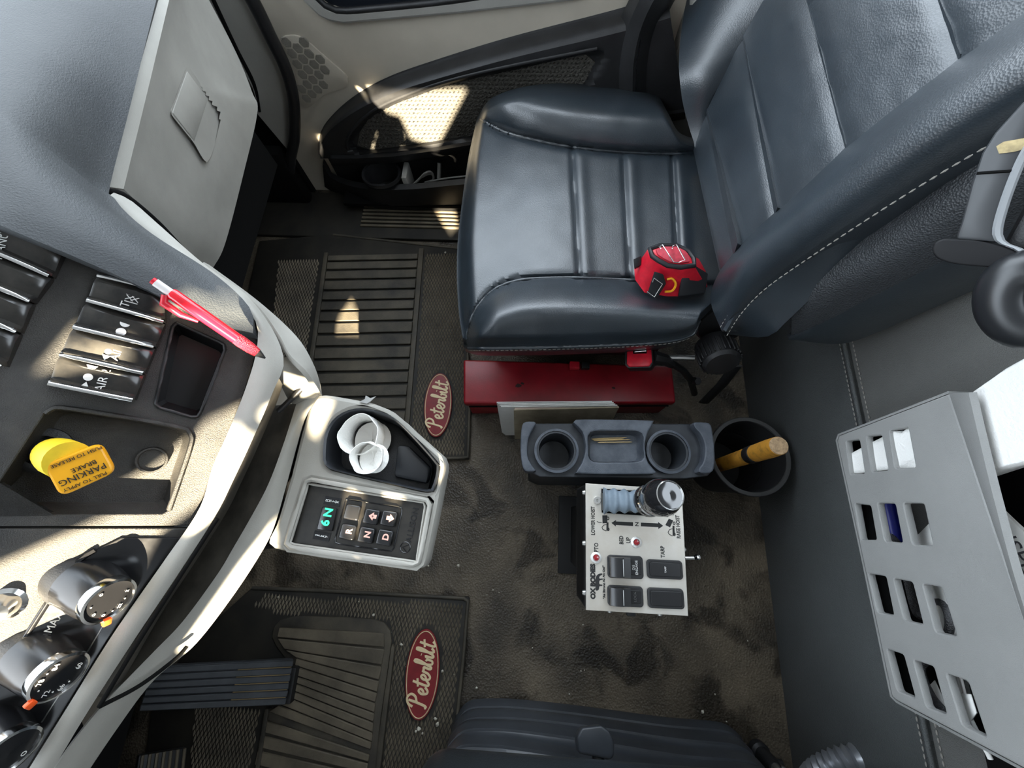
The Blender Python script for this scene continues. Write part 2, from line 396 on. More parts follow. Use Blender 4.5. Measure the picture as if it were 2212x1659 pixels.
# black lower moulding with a woven recess
top = [(692, 330), (694, 292), (712, 258), (760, 212), (830, 170), (920, 136), (1100, 80), (1330, 20), (1440, -15)]
led = [(693, 340), (715, 340), (770, 340), (850, 336), (950, 322), (1010, 312), (1120, 296), (1300, 270), (1480, 240)]
G = coons(top, led, [top[0], led[0]], [top[-1], led[-1]], 72, 34)
rec = [V((*p, 0)) for p in ((752, 322), (752, 295), (790, 250), (850, 216), (960, 176), (1100, 142), (1292, 104), (1284, 160), (1230, 250), (1100, 288), (980, 306), (860, 324), (780, 332))]
rec = cr(rec, 60, True)
def pdist(p, poly):
    """signed distance in pixels to a closed polygon, positive inside."""
    ins = False; best = 1e9; m = len(poly)
    for i in range(m):
        a, b = poly[i], poly[(i + 1) % m]
        if (a.y > p.y) != (b.y > p.y) and p.x < (b.x - a.x) * (p.y - a.y) / (b.y - a.y) + a.x: ins = not ins
        ab = b - a; t = max(0, min(1, (p - a).dot(ab) / max(ab.dot(ab), 1e-9))); best = min(best, (p - a - ab * t).length)
    return best if ins else -best
rows = []
for j, r in enumerate(G):
    t = j / 34; row = []
    for q in r:
        d = pdist(V((q.x, q.y, 0)), rec)
        y = 1.002 - .045 * ss(0, .22, t) + .022 * ss(-3, 9, d) + .010 * ss(.3, .2, t) * 0
        row.append(PY(q.x, q.y, y))
    rows.append(row)
gridmesh('lower_moulding', rows, BLACK, door, thick=.004)
NET = mat('woven_net', (.075, .07, .06), .8, bump=1, bs=130, kind='edge', dist=.004)
inner = cr([rec[i] for i in range(0, 60, 3)], 40, True); c0 = sum(inner, V()) / len(inner)
inner = [p.lerp(c0, .07) for p in inner]
prism('net_panel', [PY(p.x, p.y, .972) for p in inner], (0, .006, 0), NET, door)
# woven bumps on the net panel
verts, faces = [], []
for i in range(60):
    for j in range(26):
        q = V((760 + i * 9.2 + (j % 2) * 4.6, 110 + j * 9, 0))
        if pdist(q, inner) < 4: continue
        a, b, c, d_ = (PY(q.x - 3.6, q.y + 1.6, .9715), PY(q.x, q.y - 2.6, .9715), PY(q.x + 3.6, q.y - 1.6, .9715), PY(q.x, q.y + 2.6, .9715)); e = PY(q.x, q.y, .967)
        k = len(verts); verts += [a, b, c, d_, e]; faces += [(k, k + 1, k + 4), (k + 1, k + 2, k + 4), (k + 2, k + 3, k + 4), (k + 3, k, k + 4)]
stuff(mk('net_weave', verts, faces, NET, door, smooth=False))
tube('recess_lip', [PY(p.x, p.y, .955) for p in cr([(752, 322, 0), (752, 295, 0), (790, 250, 0), (850, 216, 0), (960, 176, 0), (1100, 142, 0), (1290, 104, 0)], 40)], .0045, BLACK, door)
# shelf edge over the pocket
gridmesh('shelf_edge', [[PY(px, py + dy, y) for px, py in led[1:]] for dy, y in ((-6, .958), (2, .945), (10, .948), (14, .957))], BLACK, door, thick=.003)
# pocket: front wall, floor and cup holder
ptop = [(698, 352), (716, 384), (780, 406), (880, 409), (1010, 397), (1200, 380), (1400, 360)]
pbot = [(702, 402), (760, 436), (830, 457), (920, 459), (1010, 451), (1200, 434), (1400, 410)]
G = coons(ptop, pbot, [ptop[0], pbot[0]], [ptop[-1], pbot[-1]], 40, 8)
rows = []
for j, r in enumerate(G):
    t = j / 8; row = []
    for i, q in enumerate(r):
        s = i / 40; y = .985 - .085 * ss(0, .22, s) + (.018 * t * t)
        row.append(PY(q.x, q.y, y))
    rows.append(row)
rows.insert(0, [p + V((0, .012, .002)) for p in rows[0]]); rows.insert(0, [p + V((0, .003, -.03)) for p in rows[0]])
gridmesh('pocket_front', rows, BLACK, door, thick=.003)
prism('pocket_floor', [V((-.60, .905, .05)), V((.2, .905, .05)), V((.2, .995, .05)), V((-.60, .995, .05))], (0, 0, -.01), DEEP, door)
prism('pocket_back', [V((-.62, .983, .05)), V((.25, .983, .05)), V((.25, .983, .24)), V((-.62, .983, .16))], (0, .006, 0), BLACK, door)
cc = P(826, 380, .128)
lathe('cup_holder', [(.052, .004), (.050, .012), (.044, .010), (.038, -.005), (.033, -.055), (.0, -.056)], cc, (0, 0, 1), SILVER if False else BLACK, door, n=32, sx=1.15)
box('pocket_divider', cc + V((.072, .005, -.015)), (.016, .06, .07), GREY, door, bevel=.004)
# speaker grille: plate and honeycomb cells
gp = cr([(606, 84, 0), (635, 77, 0), (659, 86, 0), (687, 110, 0), (717, 136, 0), (747, 163, 0), (752, 176, 0), (746, 190, 0), (700, 205, 0), (668, 232, 0), (650, 225, 0), (640, 160, 0), (622, 115, 0)], 44, True)
prism('speaker_grille', [PY(p.x, p.y, .9965) for p in gp], (0, .006, 0), DOORG, door, bevel=.001)
MESHD = mat('grille_mesh', (.30, .275, .23), .7, bump=1, bs=900, kind='vor')
hexme = None
g0 = PY(618, 92, .9955)
for i in range(-2, 12):
    for j in range(-12, 4):
        c = g0 + V((i * .0205, 0, j * .0242 + (i % 2) * .0121)); d = c - CAM
        cc_ = V((d.dot(right), d.dot(down), d.dot(fwd))); q = V((CX + F * cc_.x / cc_.z, CY + F * cc_.y / cc_.z, 0))
        if pdist(q, gp) < 5 or q.x > 708: continue
        if hexme is None:
            o = prism('grille_cell', [V((.0122 * math.cos(k * math.pi / 3), 0, .0122 * math.sin(k * math.pi / 3))) for k in range(6)], (0, .004, 0), MESHD, door, bevel=.0012, seg=1); hexme = o
        else:
            o = hexme.copy(); COL.objects.link(o)
        o.location = c
# door handle and rear pull, black
rows = []
for k, (px, py) in enumerate(((1470, -60), (1425, 0), (1395, 70), (1382, 140), (1380, 210))):
    rows.append([PY(px + dx, py, y) for dx, y in ((-62, .985), (-40, .955), (-14, .945), (12, .955), (28, .985))])
gridmesh('pull_handle', [[q for q in r] for r in zip(*[cr([r[i] for r in rows], 14) for i in range(5)])], BLACK, door, thick=.004)
tube('handle_edge', [PY(px, py, .948) for px, py in ((1440, -60), (1408, 0), (1383, 70), (1372, 140), (1372, 215))], .006, GLOSS, door)
# pillar behind the door, pale grey
struct(box('trim_5', (.42, .99, .5), (.27, .05, 1.1), GREY, bevel=.01))
# rubber seal round the door opening
sl = cr([(500, -70, 0), (545, 0, 0), (585, 80, 0), (618, 150, 0), (634, 215, 0), (637, 290, 0), (628, 345, 0), (626, 400, 0), (630, 440, 0)], 50)
seal = tube('trim_6', [PY(p.x, p.y, .955) for p in sl], .0135, BLACK, None, n=10); struct(seal)
# grey hinge pillar trim and dark kick panel in front of the door
G = coons([(430, -30), (545, -30)], [(556, 245), (628, 330)], [(430, -30), (500, 110), (545, 190), (556, 245)], [(545, -30), (600, 110), (628, 200), (628, 330)], 8, 16)
struct(gridmesh('trim_7', [[PY(q.x, q.y, .975 - .04 * (1 - i / 8)) for i, q in enumerate(r)] for r in G], GREY, None, thick=.004))
tube('trim_groove', [PY(q.x, q.y, .936) for q in cr([(447, -30, 0), (508, 100, 0), (548, 180, 0), (560, 240, 0)], 20)], .004, DEEP, bpy.data.objects['trim_7'])
struct(box('wall_right', (-.88, 1.0, .375), (.30, .04, .85), DEEP))
# sill with ribbed tread, widened in black to stand for the shaded floor
sill = box('trim_8', (-.335, .895, .006), (1.33, .17, .012), RUBBERK, None, bevel=.003); struct(sill)
rib0 = None
for k in range(8):
    y = .852 + k * .0145
    if rib0 is None: rib0 = box('sill_rib', (0, 0, 0), (.86, .0075, .008), RUBBERD, sill, bevel=.002); o = rib0
    else: o = rib0.copy(); COL.objects.link(o)
    o.location = (-.12, y, .015)

# added black panel, standing in for shade in the footwell corner
struct(box('footwell_shade', (-.90, .955, .10), (.34, .04, .20), DEEP, bevel=.01))
# charging cable bundled in the door pocket
cab = thing('cable_bundle', 'bundled grey cable with plug lying in the door pocket', 'cable', PY(930, 395, .94))
CABM = mat('grey_cable', (.16, .155, .145), .5)
for k in range(3):
    tube('coil', cr([PY(893 + 4 * k, 398 - 3 * k, .925), PY(912 + 3 * k, 382 - 4 * k, .93), PY(932, 376 - 2 * k, .935), PY(936, 388, .93), PY(918, 396 - k, .925)], 20), .0032, CABM, cab, n=6)
tube('lead', cr([PY(930, 392, .925), PY(960, 386, .925), PY(1010, 380, .925)], 12), .0028, CABM, cab, n=6)
tube('plug', [PY(948, 386, .93), PY(949, 352, .955)], .006, CABM, cab, n=8)

# ================================================================== passenger seat
seat = thing('passenger_seat', 'black leather passenger seat with pleated cushion and padded bolsters', 'seat', (.1, .6, 0))
far = [(1031, 252), (1060, 214), (1120, 190), (1200, 180), (1290, 178), (1370, 184), (1418, 204), (1444, 246), (1470, 288), (1530, 306)]
near = [(1003, 748), (1100, 747), (1200, 745), (1300, 742), (1400, 737), (1462, 730), (1500, 716), (1512, 690), (1540, 660)]
front = [(1031, 252), (1012, 340), (999, 430), (989, 520), (987, 600), (992, 680), (1003, 748)]
rear = [(1530, 306), (1548, 420), (1572, 540), (1540, 660)]
NS, NT = 140, 84
G = coons(far, near, front, rear, NS, NT)
fseam = cr([(1031, 254, 0), (1090, 285, 0), (1170, 305, 0), (1240, 318, 0), (1340, 328, 0), (1440, 332, 0), (1535, 330, 0)], 60)
nseam = cr([(1006, 742, 0), (1012, 705, 0), (1028, 668, 0), (1056, 634, 0), (1096, 612, 0), (1150, 602, 0), (1250, 600, 0), (1380, 606, 0), (1500, 614, 0), (1560, 616, 0)], 60)
def yat(curve, x):
    for a, b in zip(curve, curve[1:]):
        if a.x <= x <= b.x: return a.y + (b.y - a.y) * (x - a.x) / max(b.x - a.x, 1e-6)
    return curve[0].y if x < curve[0].x else curve[-1].y
def seat_z(px, py):
    ys, yn = yat(fseam, px), yat(nseam, px)
    t = (px - 990) / 550
    z = .405 - .035 * ss(.15, 1.0, t)                                  # falls towards the back
    z += .02 * ss(0, .35, t) - .02
    df, dn = ys - py, py - yn                                           # into the bolsters
    if df > 0: z += .050 * math.sin(min(1, df / 95) * math.pi / 2) * ss(-.02, .2, t) - .03 * ss(70, 150, df)
    if dn > 0: z += .042 * math.sin(min(1, dn / 70) * math.pi / 2) * ss(0.0, .16, t) - .045 * ss(60, 150, dn)
    z -= .010 * math.exp(-(df / 7) ** 2) + .010 * math.exp(-(dn / 7) ** 2)
    if df < 0 and dn < 0:                                              # pleats
        for x0, sl_ in ((1236, .06), (1346, .055), (1452, .055)):
            xx = x0 + (py - 330) * sl_
            z -= .006 * math.exp(-((px - xx) / 6) ** 2); z += .004 * math.exp(-((px - xx - 16) / 14) ** 2)
    return z
edge_s = .10
rows = []
for j, r in enumerate(G):
    row = []
    for i, q in enumerate(r):
        s, t = i / NS, j / NT
        z = seat_z(q.x, q.y)
        z -= .05 * (1 - ss(0, .09, s)) ** 2                             # front roll
        z -= .035 * (1 - ss(0, .06, t)) ** 2 + .02 * (1 - ss(0, .05, 1 - t)) ** 2
        z += .0012 * noise.noise(V((q.x * .02, q.y * .02, 3)))
        row.append(P(q.x, q.y, z))
    rows.append(row)
SROWS, SG = rows, G
cush = skirted('seat_cushion', rows, [(-.006, (0, 0, -.012)), (.0, (0, 0, -.03)), (.035, (.008, .004, -.085)), (.10, (.02, .012, -.10))], LEATHER, seat)
def on_seat(px, py, up=.002):
    # height of the cushion surface under a pixel
    best = min((( (q.x - px) ** 2 + (q.y - py) ** 2, i, j) for j, r in enumerate(SG) for i, q in enumerate(r)))
    p = SROWS[best[2]][best[1]]; return P(px, py, p.z + up)
tube('cushion_piping', [on_seat(p.x, p.y, .001) for p in fseam[1:-2]], .0032, LEATHER, cush, n=6)
tube('cushion_piping', [on_seat(p.x, p.y, .001) for p in nseam[1:-6]], .0028, LEATHER, cush, n=6)
lower = cr([V((1003, 748, 0)), V((1100, 747, 0)), V((1200, 745, 0)), V((1300, 742, 0)), V((1400, 737, 0)), V((1462, 730, 0)), V((1500, 716, 0))], 40)
edge = [rows[-1][i] + V((0, -.002, -.006)) for i in range(2, NS - 8)]
tube('cushion_piping', edge, .0035, LEATHER, cush, n=6)
stitches('cushion_stitching', [p + V((0, -.003, -.004)) for p in edge], .006, .003, .0008, .0008, THREAD, cush)
# seat base under the cushion
box('seat_base', (.10, .62, .215), (.42, .46, .17), BLACK, seat, bevel=.02)
box('seat_pedestal', (.12, .66, .07), (.36, .34, .14), DARKMETAL, seat, bevel=.01)
# ---------------- backrest
BN = V((-.97, 0, .24)).normalized(); BP = V((.345, .6, .40))
def PB(px, py, h): return PN(px, py, BP + BN * h, BN)
fe = [(1520, 330), (1500, 272), (1482, 200), (1478, 110), (1492, 0), (1530, -120), (1600, -280)]         # silhouette by the door
bl = [(1524, 316), (1545, 245), (1580, 180), (1630, 95), (1690, -8), (1750, -110), (1860, -290)]         # far bolster seam
bu = [(1572, 560), (1640, 490), (1720, 422), (1850, 300), (1990, 188), (2212, 22), (2300, -50), (2430, -150)]   # near bolster, inner edge
bs_ = [(1562, 712), (1592, 664), (1640, 612), (1720, 552), (1900, 428), (2060, 325), (2212, 236), (2300, 190), (2430, 120)]  # near bolster, stitched edge
sd = [(1580, 716), (1660, 722), (1700, 690), (1790, 600), (1930, 470), (2080, 360), (2212, 268), (2300, 225), (2430, 160)]
# centre panel
PL = [((1520, 322), (1580, 580)), ((1543, 250), (1606, 556)), ((1622, 92), (1694, 470)), ((1731, -92), (1848, 332)), ((1960, -250), (2106, 136)), ((2330, -380), (2440, -60))]
rows = []
for j in range(41):
    t = j / 40; row = []
    for k, (l0, l1) in enumerate(zip(PL, PL[1:])):
        for i in range(0 if k == 0 else 1, 17):
            u = i / 16; a = V((*l0[0], 0)).lerp(V((*l0[1], 0)), t); b = V((*l1[0], 0)).lerp(V((*l1[1], 0)), t); q = a.lerp(b, u)
            puff = (1 - (2 * u - 1) ** 10) * .0085 * (1.15 - .3 * u) if k else .004 * (1 - (2 * u - 1) ** 8)
            row.append(PB(q.x, q.y, puff + .010 * math.sin(math.pi * t) + .0008 * noise.noise(V((q.x * .03, q.y * .03, 1)))))
    rows.append(row)
back = gridmesh('backrest', rows, LEATHER, seat, thick=.02)
# far bolster, a wing that comes forward
G = coons(fe, bl, [fe[0], bl[0]], [fe[-1], bl[-1]], 40, 16)
rows = []
for j, r in enumerate(G):
    t = j / 16
    rows.append([PB(q.x, q.y, (.088 * (1 - t) ** 1.15 + .012 * math.sin(math.pi * t)) * ss(-.05, .30, i / 40)) for i, q in enumerate(r)])
rows.insert(0, [p + V((.02, .012, -.01)) for p in rows[0]]); rows.insert(0, [p + V((.08, .015, -.01)) for p in rows[0]])
gridmesh('backrest_bolster', rows, LEATHER, seat, thick=.006)
# near bolster, a long padded roll
G = coons(bu, bs_, [bu[0], (1540, 640), bs_[0]], [bu[-1], bs_[-1]], 60, 22)
rows = []
for j, r in enumerate(G):
    t = j / 22
    rows.append([PB(q.x, q.y, .062 * math.sin(math.pi * (.02 + .82 * t)) ** .8 * ss(-.08, .1, i / 60) + .004) for i, q in enumerate(r)])
G2 = coons(bs_, sd, [bs_[0], sd[0]], [bs_[-1], sd[-1]], 60, 6)
e = rows[-1]; eprev = rows[-2]
for k, (f, hh) in enumerate(((.15, -.004), (.45, -.03), (1.0, -.075))):
    rows.append([PB(q.x, q.y, 0) * 0 + p + V((.0, .004 * k, 0)) + (-BN) * (-hh) * 1.0 for p, q in zip(e, G2[-1])])
bol = gridmesh('backrest_bolster', rows, LEATHER, seat, thick=.004)
tube('bolster_piping', [p - BN * .0 for p in e], .004, LEATHER, bol, n=6)
stitches('bolster_stitching', [p + V((0, -.009, -.003)) - BN * .008 for p in e], .0065, .003, .0010, .0010, THREAD, bol)
stitches('bolster_stitching', [p.lerp(q, .55) + BN * .0042 for p, q in zip(e, eprev)], .0065, .003, .0010, .0010, THREAD, bol)
# side of the backrest below the stitched edge
rows = []
G3 = coons(bs_, sd, [bs_[0], sd[0]], [bs_[-1], sd[-1]], 50, 6)
for j, r in enumerate(G3): rows.append([PB(q.x, q.y, .028 - .06 * (j / 6)) for q in r])
gridmesh('backrest_side', rows, LEATHER, seat, thick=.006)
# back shell filling the seat behind the padding
pb = [PB(1545, 330, -.03), PB(1560, 600, -.03), PB(2212, 300, -.03), PB(2400, -100, -.03), PB(1800, -150, -.03)]
prism('back_shell', pb, -BN * .06, BLACK, seat, bevel=.01)
box('backrest_top', (.50, .60, .98), (.12, .40, .24), LEATHER, seat, bevel=.05, rot=Matrix.Rotation(.24, 3, 'Y'), seg=5)
# folded-up armrest beside the backrest
def AR(px, py, y): return PY(px, py, y)
a_in = [(1722, 604), (1760, 572), (1860, 508), (1960, 440), (2080, 352), (2212, 268), (2290, 215)]
a_mid = [(1708, 722), (1800, 678), (1900, 624), (2020, 562), (2120, 512), (2212, 468), (2290, 430)]
a_low = [(1712, 724), (1760, 733), (1820, 735), (1880, 716), (1980, 672), (2100, 618), (2212, 566), (2290, 530)]
A, B, Cc = cr([(*p, 0) for p in a_in], 40), cr([(*p, 0) for p in a_mid], 40), cr([(*p, 0) for p in a_low], 40)
rows = []
for k in range(9):
    t = k / 8; rows.append([PY(a.x + (b.x - a.x) * t, a.y + (b.y - a.y) * t, .375 - .055 * t - .012 * math.sin(math.pi * t)) for a, b in zip(A, B)])
low = [PY(c.x, c.y, .322) for c in Cc]
top_face = rows
arm = gridmesh('armrest', top_face, LEATHER2, seat, thick=.006)
rows = [[p for p in top_face[-1]]]
for k in range(1, 7):
    t = k / 6; rows.append([a.lerp(b, t) + V((-.006, -.004, 0)) * math.sin(math.pi * t) for a, b in zip(top_face[-1], low)])
gridmesh('armrest_side', rows, LEATHER, arm, thick=.006)
rows = [[top_face[k][0] for k in range(9)], [p + V((.012, .004, -.006)) for p in [top_face[k][0] for k in range(9)]], [p + V((.05, .01, -.005)) for p in [top_face[k][0] for k in range(9)]]]
gridmesh('armrest_end', rows, LEATHER2, arm, thick=.004)
tube('armrest_piping', top_face[-1], .0032, LEATHER, arm, n=6)
# recline knob at the hinge, with ribbed grip
kc = P(1545, 752, .30); ax = V((.05, -.92, .38)).normalized()
lathe('hinge_cover', [(.0, .012), (.050, .010), (.056, .0), (.056, -.03), (.03, -.04)], kc + V((.012, .05, .02)), ax, BLACK, seat, n=30)
kn = lathe('recline_knob', [(0, .046), (.030, .046), (.036, .040), (.038, 0), (.038, -.01)], kc, ax, BLACK, seat, n=30)
u = ax.cross(V((0, 0, 1))).normalized(); w = ax.cross(u)
for k in range(26):
    t = 2 * math.pi * k / 26; c = kc + (u * math.cos(t) + w * math.sin(t)) * .0385 + ax * .02
    o = box('grip_rib', c, (.003, .004, .036), BLACK, kn, bevel=.0008, rot=frame((0, 0, 0), (u * -math.sin(t) + w * math.cos(t)), (u * math.cos(t) + w * math.sin(t))).to_3x3(), seg=1)
tube('hinge_rod', [P(1440, 772, .25), P(1500, 773, .26)], .006, STEEL, seat)
# buckle on a stiff stalk
bk = bpy.data.objects.new('belt_buckle', None); COL.objects.link(bk); bk.location = P(1380, 775, .2); bk.parent = seat; bk.matrix_parent_inverse = Matrix.Translation(-seat.location); bk['label'] = 'red push-button belt buckle in black housing'
bz = .285
q = [P(*p, bz) for p in ((1350, 758), (1410, 753), (1412, 784), (1405, 794), (1356, 795), (1350, 788))]
prism('housing', q, (.012, .004, -.03), BLACK, bk, bevel=.002)
c = sum(q, V()) / len(q); prism('release_button', [p.lerp(c, .13) + V((0, 0, .0035)) for p in q], (0, 0, -.006), REDP, bk, bevel=.0015)
prism('latch_slot', [P(*p, bz + .0045) for p in ((1368, 757), (1397, 755), (1397, 763), (1368, 764))], (0, 0, -.004), DEEP, bk)
tube('latch_tongue', [P(1370, 760, bz + .006), P(1395, 758, bz + .006)], .002, CHROME, bk)
rows = tubedata([P(1410, 772, bz - .012), P(1435, 777, bz - .02), P(1452, 788, bz - .05)], [.016, .013, .009], 8)
gridmesh('stalk_cover', rows, BLACK, bk, cu=True, caps=True)
tube('stalk', [P(1440, 778, bz - .03), P(1475, 800, bz - .08), P(1492, 820, bz - .14), P(1500, 850, .06)], .008, BLACK, bk)
lathe('stalk_bolt', [(0, .012), (.008, .012), (.010, .006), (.010, -.01)], P(1504, 823, .15), (0, -.4, 1), DARKMETAL, bk, n=6)
tube('belt_webbing', [P(1590, 790, .22), P(1560, 830, .14), P(1520, 870, .05)], .014, BLACK, bk, n=8, flat=.003)
# red tape measure lying on the cushion
tm = thing('tape_measure', 'red and black tape measure with belt clip lying on the leather cushion', 'tape measure', on_seat(1450, 620, 0))
base = .40; tz = .475
def TP(px, py, z): return P(px, py, z)
topf = [TP(*p, tz) for p in ((1398, 540), (1422, 532), (1460, 532), (1488, 545), (1500, 562), (1502, 578), (1470, 582), (1440, 578), (1418, 566), (1404, 556))]
cm = sum(topf, V()) / len(topf)
lo = [TP(*p, .415) for p in ((1370, 580), (1400, 545), (1460, 540), (1510, 560), (1524, 585), (1528, 620), (1470, 640), (1440, 640), (1392, 632), (1372, 604))]
body = gridmesh('case', [[p.lerp(cm, .25) + V((0, 0, .006)) for p in topf], topf, [a.lerp(b, .12) + V((0, 0, -.002)) for a, b in zip(topf, lo)], [a.lerp(b, .9) for a, b in zip(topf, lo)], lo], REDP, tm, cu=True, caps=True)
BUMP = mat('black_overmould', (.02, .021, .024), .45)
prism('top_disc', [p.lerp(cm, .30) + V((0, 0, .0095)) for p in topf], (0, 0, -.004), mat('dusty_red', (.42, .03, .05), .6, var=.25, vs_=90), tm, bevel=.001)
tube('overmould_band', [p.lerp(cm, .08) + V((0, 0, .004)) for p in topf[:4] + topf[4:]], .0045, BUMP, tm, closed=True, n=6)
prism('rubber_grip', [TP(1474, 582, .47), TP(1504, 574, .472), TP(1530, 590, .445), TP(1524, 632, .425), TP(1466, 640, .424)], (.004, .006, -.02), BUMP, tm, bevel=.002)
prism('thumb_lock', [TP(1413, 586, .478), TP(1432, 592, .478), TP(1438, 612, .455), TP(1416, 646, .432), TP(1398, 634, .432)], (.004, .004, -.008), BUMP, tm, bevel=.0015)
tube('end_hook', [TP(1398, 630, .437), TP(1414, 641, .437), TP(1431, 613, .458), TP(1412, 600, .466), TP(1410, 610, .462)], .0012, CHROME, tm, n=6)
tube('blade_mouth', cr([TP(1441, 604, .452), TP(1452, 602, .455), TP(1460, 614, .448), TP(1452, 628, .438), TP(1436, 630, .436)], 14), .0022, YELLOW, tm, n=6)
for a in (((1428, 537), (1424, 533), (1431, 529), (1455, 566), (1464, 567)), ((1452, 538), (1454, 530), (1461, 528), (1480, 562), (1464, 567))):
    tube('belt_clip', [TP(*p, tz + .014 + (.012 if i == 2 else 0)) for i, p in enumerate(a)], .0010, CHROME, tm, n=6)
prism('side_button', [TP(1368, 560, .45), TP(1385, 552, .455), TP(1385, 572, .442), TP(1370, 580, .438)], (.003, .003, -.008), BUMP, tm, bevel=.001)

# ================================================================== dashboard
dash = thing('dashboard', 'dark soft-topped dashboard with grey trim, rocker switches and dusty centre panel', 'dashboard', (-.6, .2, 0))
UP0 = P(480, 800, .72); UN = V((.602, -.201, .773)).normalized(); UH = V((-UN.y, UN.x, 0)).normalized(); UU = UN.cross(UH)
def U(px, py, h=0): return PN(px, py, UP0 + UN * h, UN)
UM = frame(UP0, UH, UU)
def u2(px, py): return loc2(UM, U(px, py))
def p3(pts, n=40, off=(0, 0, 0)): return [P(q.x, q.y, q.z) + V(off) for q in cr(pts, n)]
def ribbon(name, a, b, n, m, parent, bulge=.0, thick=.006, k=5, lower=.0):
    A, B = cr(a, n), cr(b, n); rows = []
    for j in range(k + 1):
        t = j / k; rows.append([P(p.x + (q.x - p.x) * t, p.y + (q.y - p.y) * t, p.z + (q.z - p.z) * t + bulge * math.sin(math.pi * t)) for p, q in zip(A, B)])
    if lower:
        rows.insert(0, [p + V((0, 0, -lower)) for p in rows[0]]); rows.append([p + V((0, 0, -lower)) for p in rows[-1]])
    return gridmesh(name, rows, m, parent, thick=thick)
# soft top pad
dl = [(-90, -90, .80), (-90, 180, .85), (-90, 436, .862)]
dr = [(366, -90, .742), (342, 0, .746), (286, 200, .750), (228, 404, .754), (236, 430, .754), (265, 468, .751), (332, 522, .744), (462, 604, .739), (538, 670, .733), (552, 712, .729)]
dt = [(-90, -90, .80), (120, -90, .79), (366, -90, .742)]
db = [(-90, 436, .862), (0, 474, .846), (140, 533, .822), (300, 604, .787), (470, 688, .745), (552, 712, .729)]
G = coons(dt, db, dl, dr, 36, 44)
rows = [[P(q.x, q.y, q.z + .010 * math.sin(math.pi * i / 36) * math.sin(math.pi * j / 44)) for i, q in enumerate(r)] for j, r in enumerate(G)]
rows.append([p + V((0, 0, -.012)) for p in rows[-1]])
gridmesh('top_pad', rows, DASH, dash, thick=.006)
# pad carries on forward to the windscreen, out of frame
prism('pad_front', [V((-.60, -.9, .80)), V((-.60, .72, .80)), V((-1.03, .72, .80)), V((-1.03, -.9, .80))], (0, 0, -.05), DASH, dash, bevel=.01)
# closed body of the dash behind the visible skins
prism('dash_body', [V((-.54, -.9, .77)), V((-.54, .20, .77)), V((-.58, .40, .74)), V((-.61, .76, .70)), V((-.80, .93, .70)), V((-1.03, .93, .70)), V((-1.03, -.9, .77))], (0, 0, -.36), DEEP, dash)
# glove box lid
gt = [(375, -40, .738), (318, 200, .738), (267, 408, .738)]; gb = [(430, -40, .65), (506, 105, .57), (545, 200, .53), (556, 242, .515), (527, 371, .505), (486, 527, .50), (457, 584, .50)]
G = coons([gt[0], gb[0]], [gt[-1], (335, 474, .665), (400, 540, .585), gb[-1]], gt, gb, 56, 76)
rows = [[P(q.x, q.y, q.z) for q in r] for r in G]
gl = skirted('glove_box_lid', rows, [(.0, (-.012, 0, 0)), (.02, (-.03, 0, 0))], SILVER, dash)
lq = [V((*p, 0)) for p in ((404, 150), (412, 153), (452, 214), (473, 238), (474, 262), (468, 296), (452, 338), (445, 346), (437, 338), (418, 304), (374, 250), (371, 243))]
bm = bmesh.new(); bm.from_mesh(gl.data)
kill = []
for f in bm.faces:
    d_ = f.calc_center_median() - CAM; z_ = d_.dot(fwd)
    q = V((CX + F * d_.dot(right) / z_, CY + F * d_.dot(down) / z_, 0))
    if pdist(q, lq) > 0: kill.append(f)
bmesh.ops.delete(bm, geom=kill, context='FACES'); bm.to_mesh(gl.data); bm.free()
ribbon('lid_edge', [(343, -40, .748), (286, 200, .751), (227, 403, .754)], gt, 24, SILVER, gl, thick=.004, k=3)
# plane of the lid for the latch: fitted through three points of the lid
a, b, c = P(404, 150, .655), P(372, 245, .675), P(445, 345, .59)
# find the lid height under a pixel from the lid grid
def lid(px, py, up=0):
    best = min(((q.x - px) ** 2 + (q.y - py) ** 2, i, j) for j, r in enumerate(G) for i, q in enumerate(r))
    p = rows[best[2]][best[1]]; v = ray(px, py); d0 = (p - CAM).length - up
    return CAM + v.normalized() * d0
def lidp(pts, up):
    # least-squares-free plane: use three far points then project the rest on it
    q0, q1, q2 = lid(400, 160), lid(376, 240), lid(450, 330); n = (q1 - q0).cross(q2 - q0).normalized()
    if n.dot(CAM - q0) < 0: n = -n
    return [PN(x, y, q0 + n * up, n) for x, y in pts], n
lp0 = [(404, 150), (412, 153), (452, 214), (473, 238), (474, 262), (468, 296), (452, 338), (445, 346), (437, 338), (418, 304), (374, 250), (371, 243)]
lp0 = [(p.x, p.y) for p in lin([(*p, 0) for p in lp0 + [lp0[0]]], 48)[:-1]]
r0, ln = lidp([(x + (x - 422) * .05, y + (y - 250) * .05) for x, y in lp0], .0022); r1, ln = lidp(lp0, .0005); r2, ln = lidp([(x + (430 - x) * .12, y + (255 - y) * .12) for x, y in lp0], -.022); r3, ln = lidp([(x + (440 - x) * .9, y + (270 - y) * .9) for x, y in lp0], -.028)
gridmesh('latch_recess', [r0, r1, r2, r3], SILVER, gl, cu=True, caps=True)
pts, ln = lidp([(405, 153), (450, 214), (421, 306), (375, 248), (373, 241)], .003)
prism('latch', pts, -ln * .012, SILVER, gl, bevel=.002)
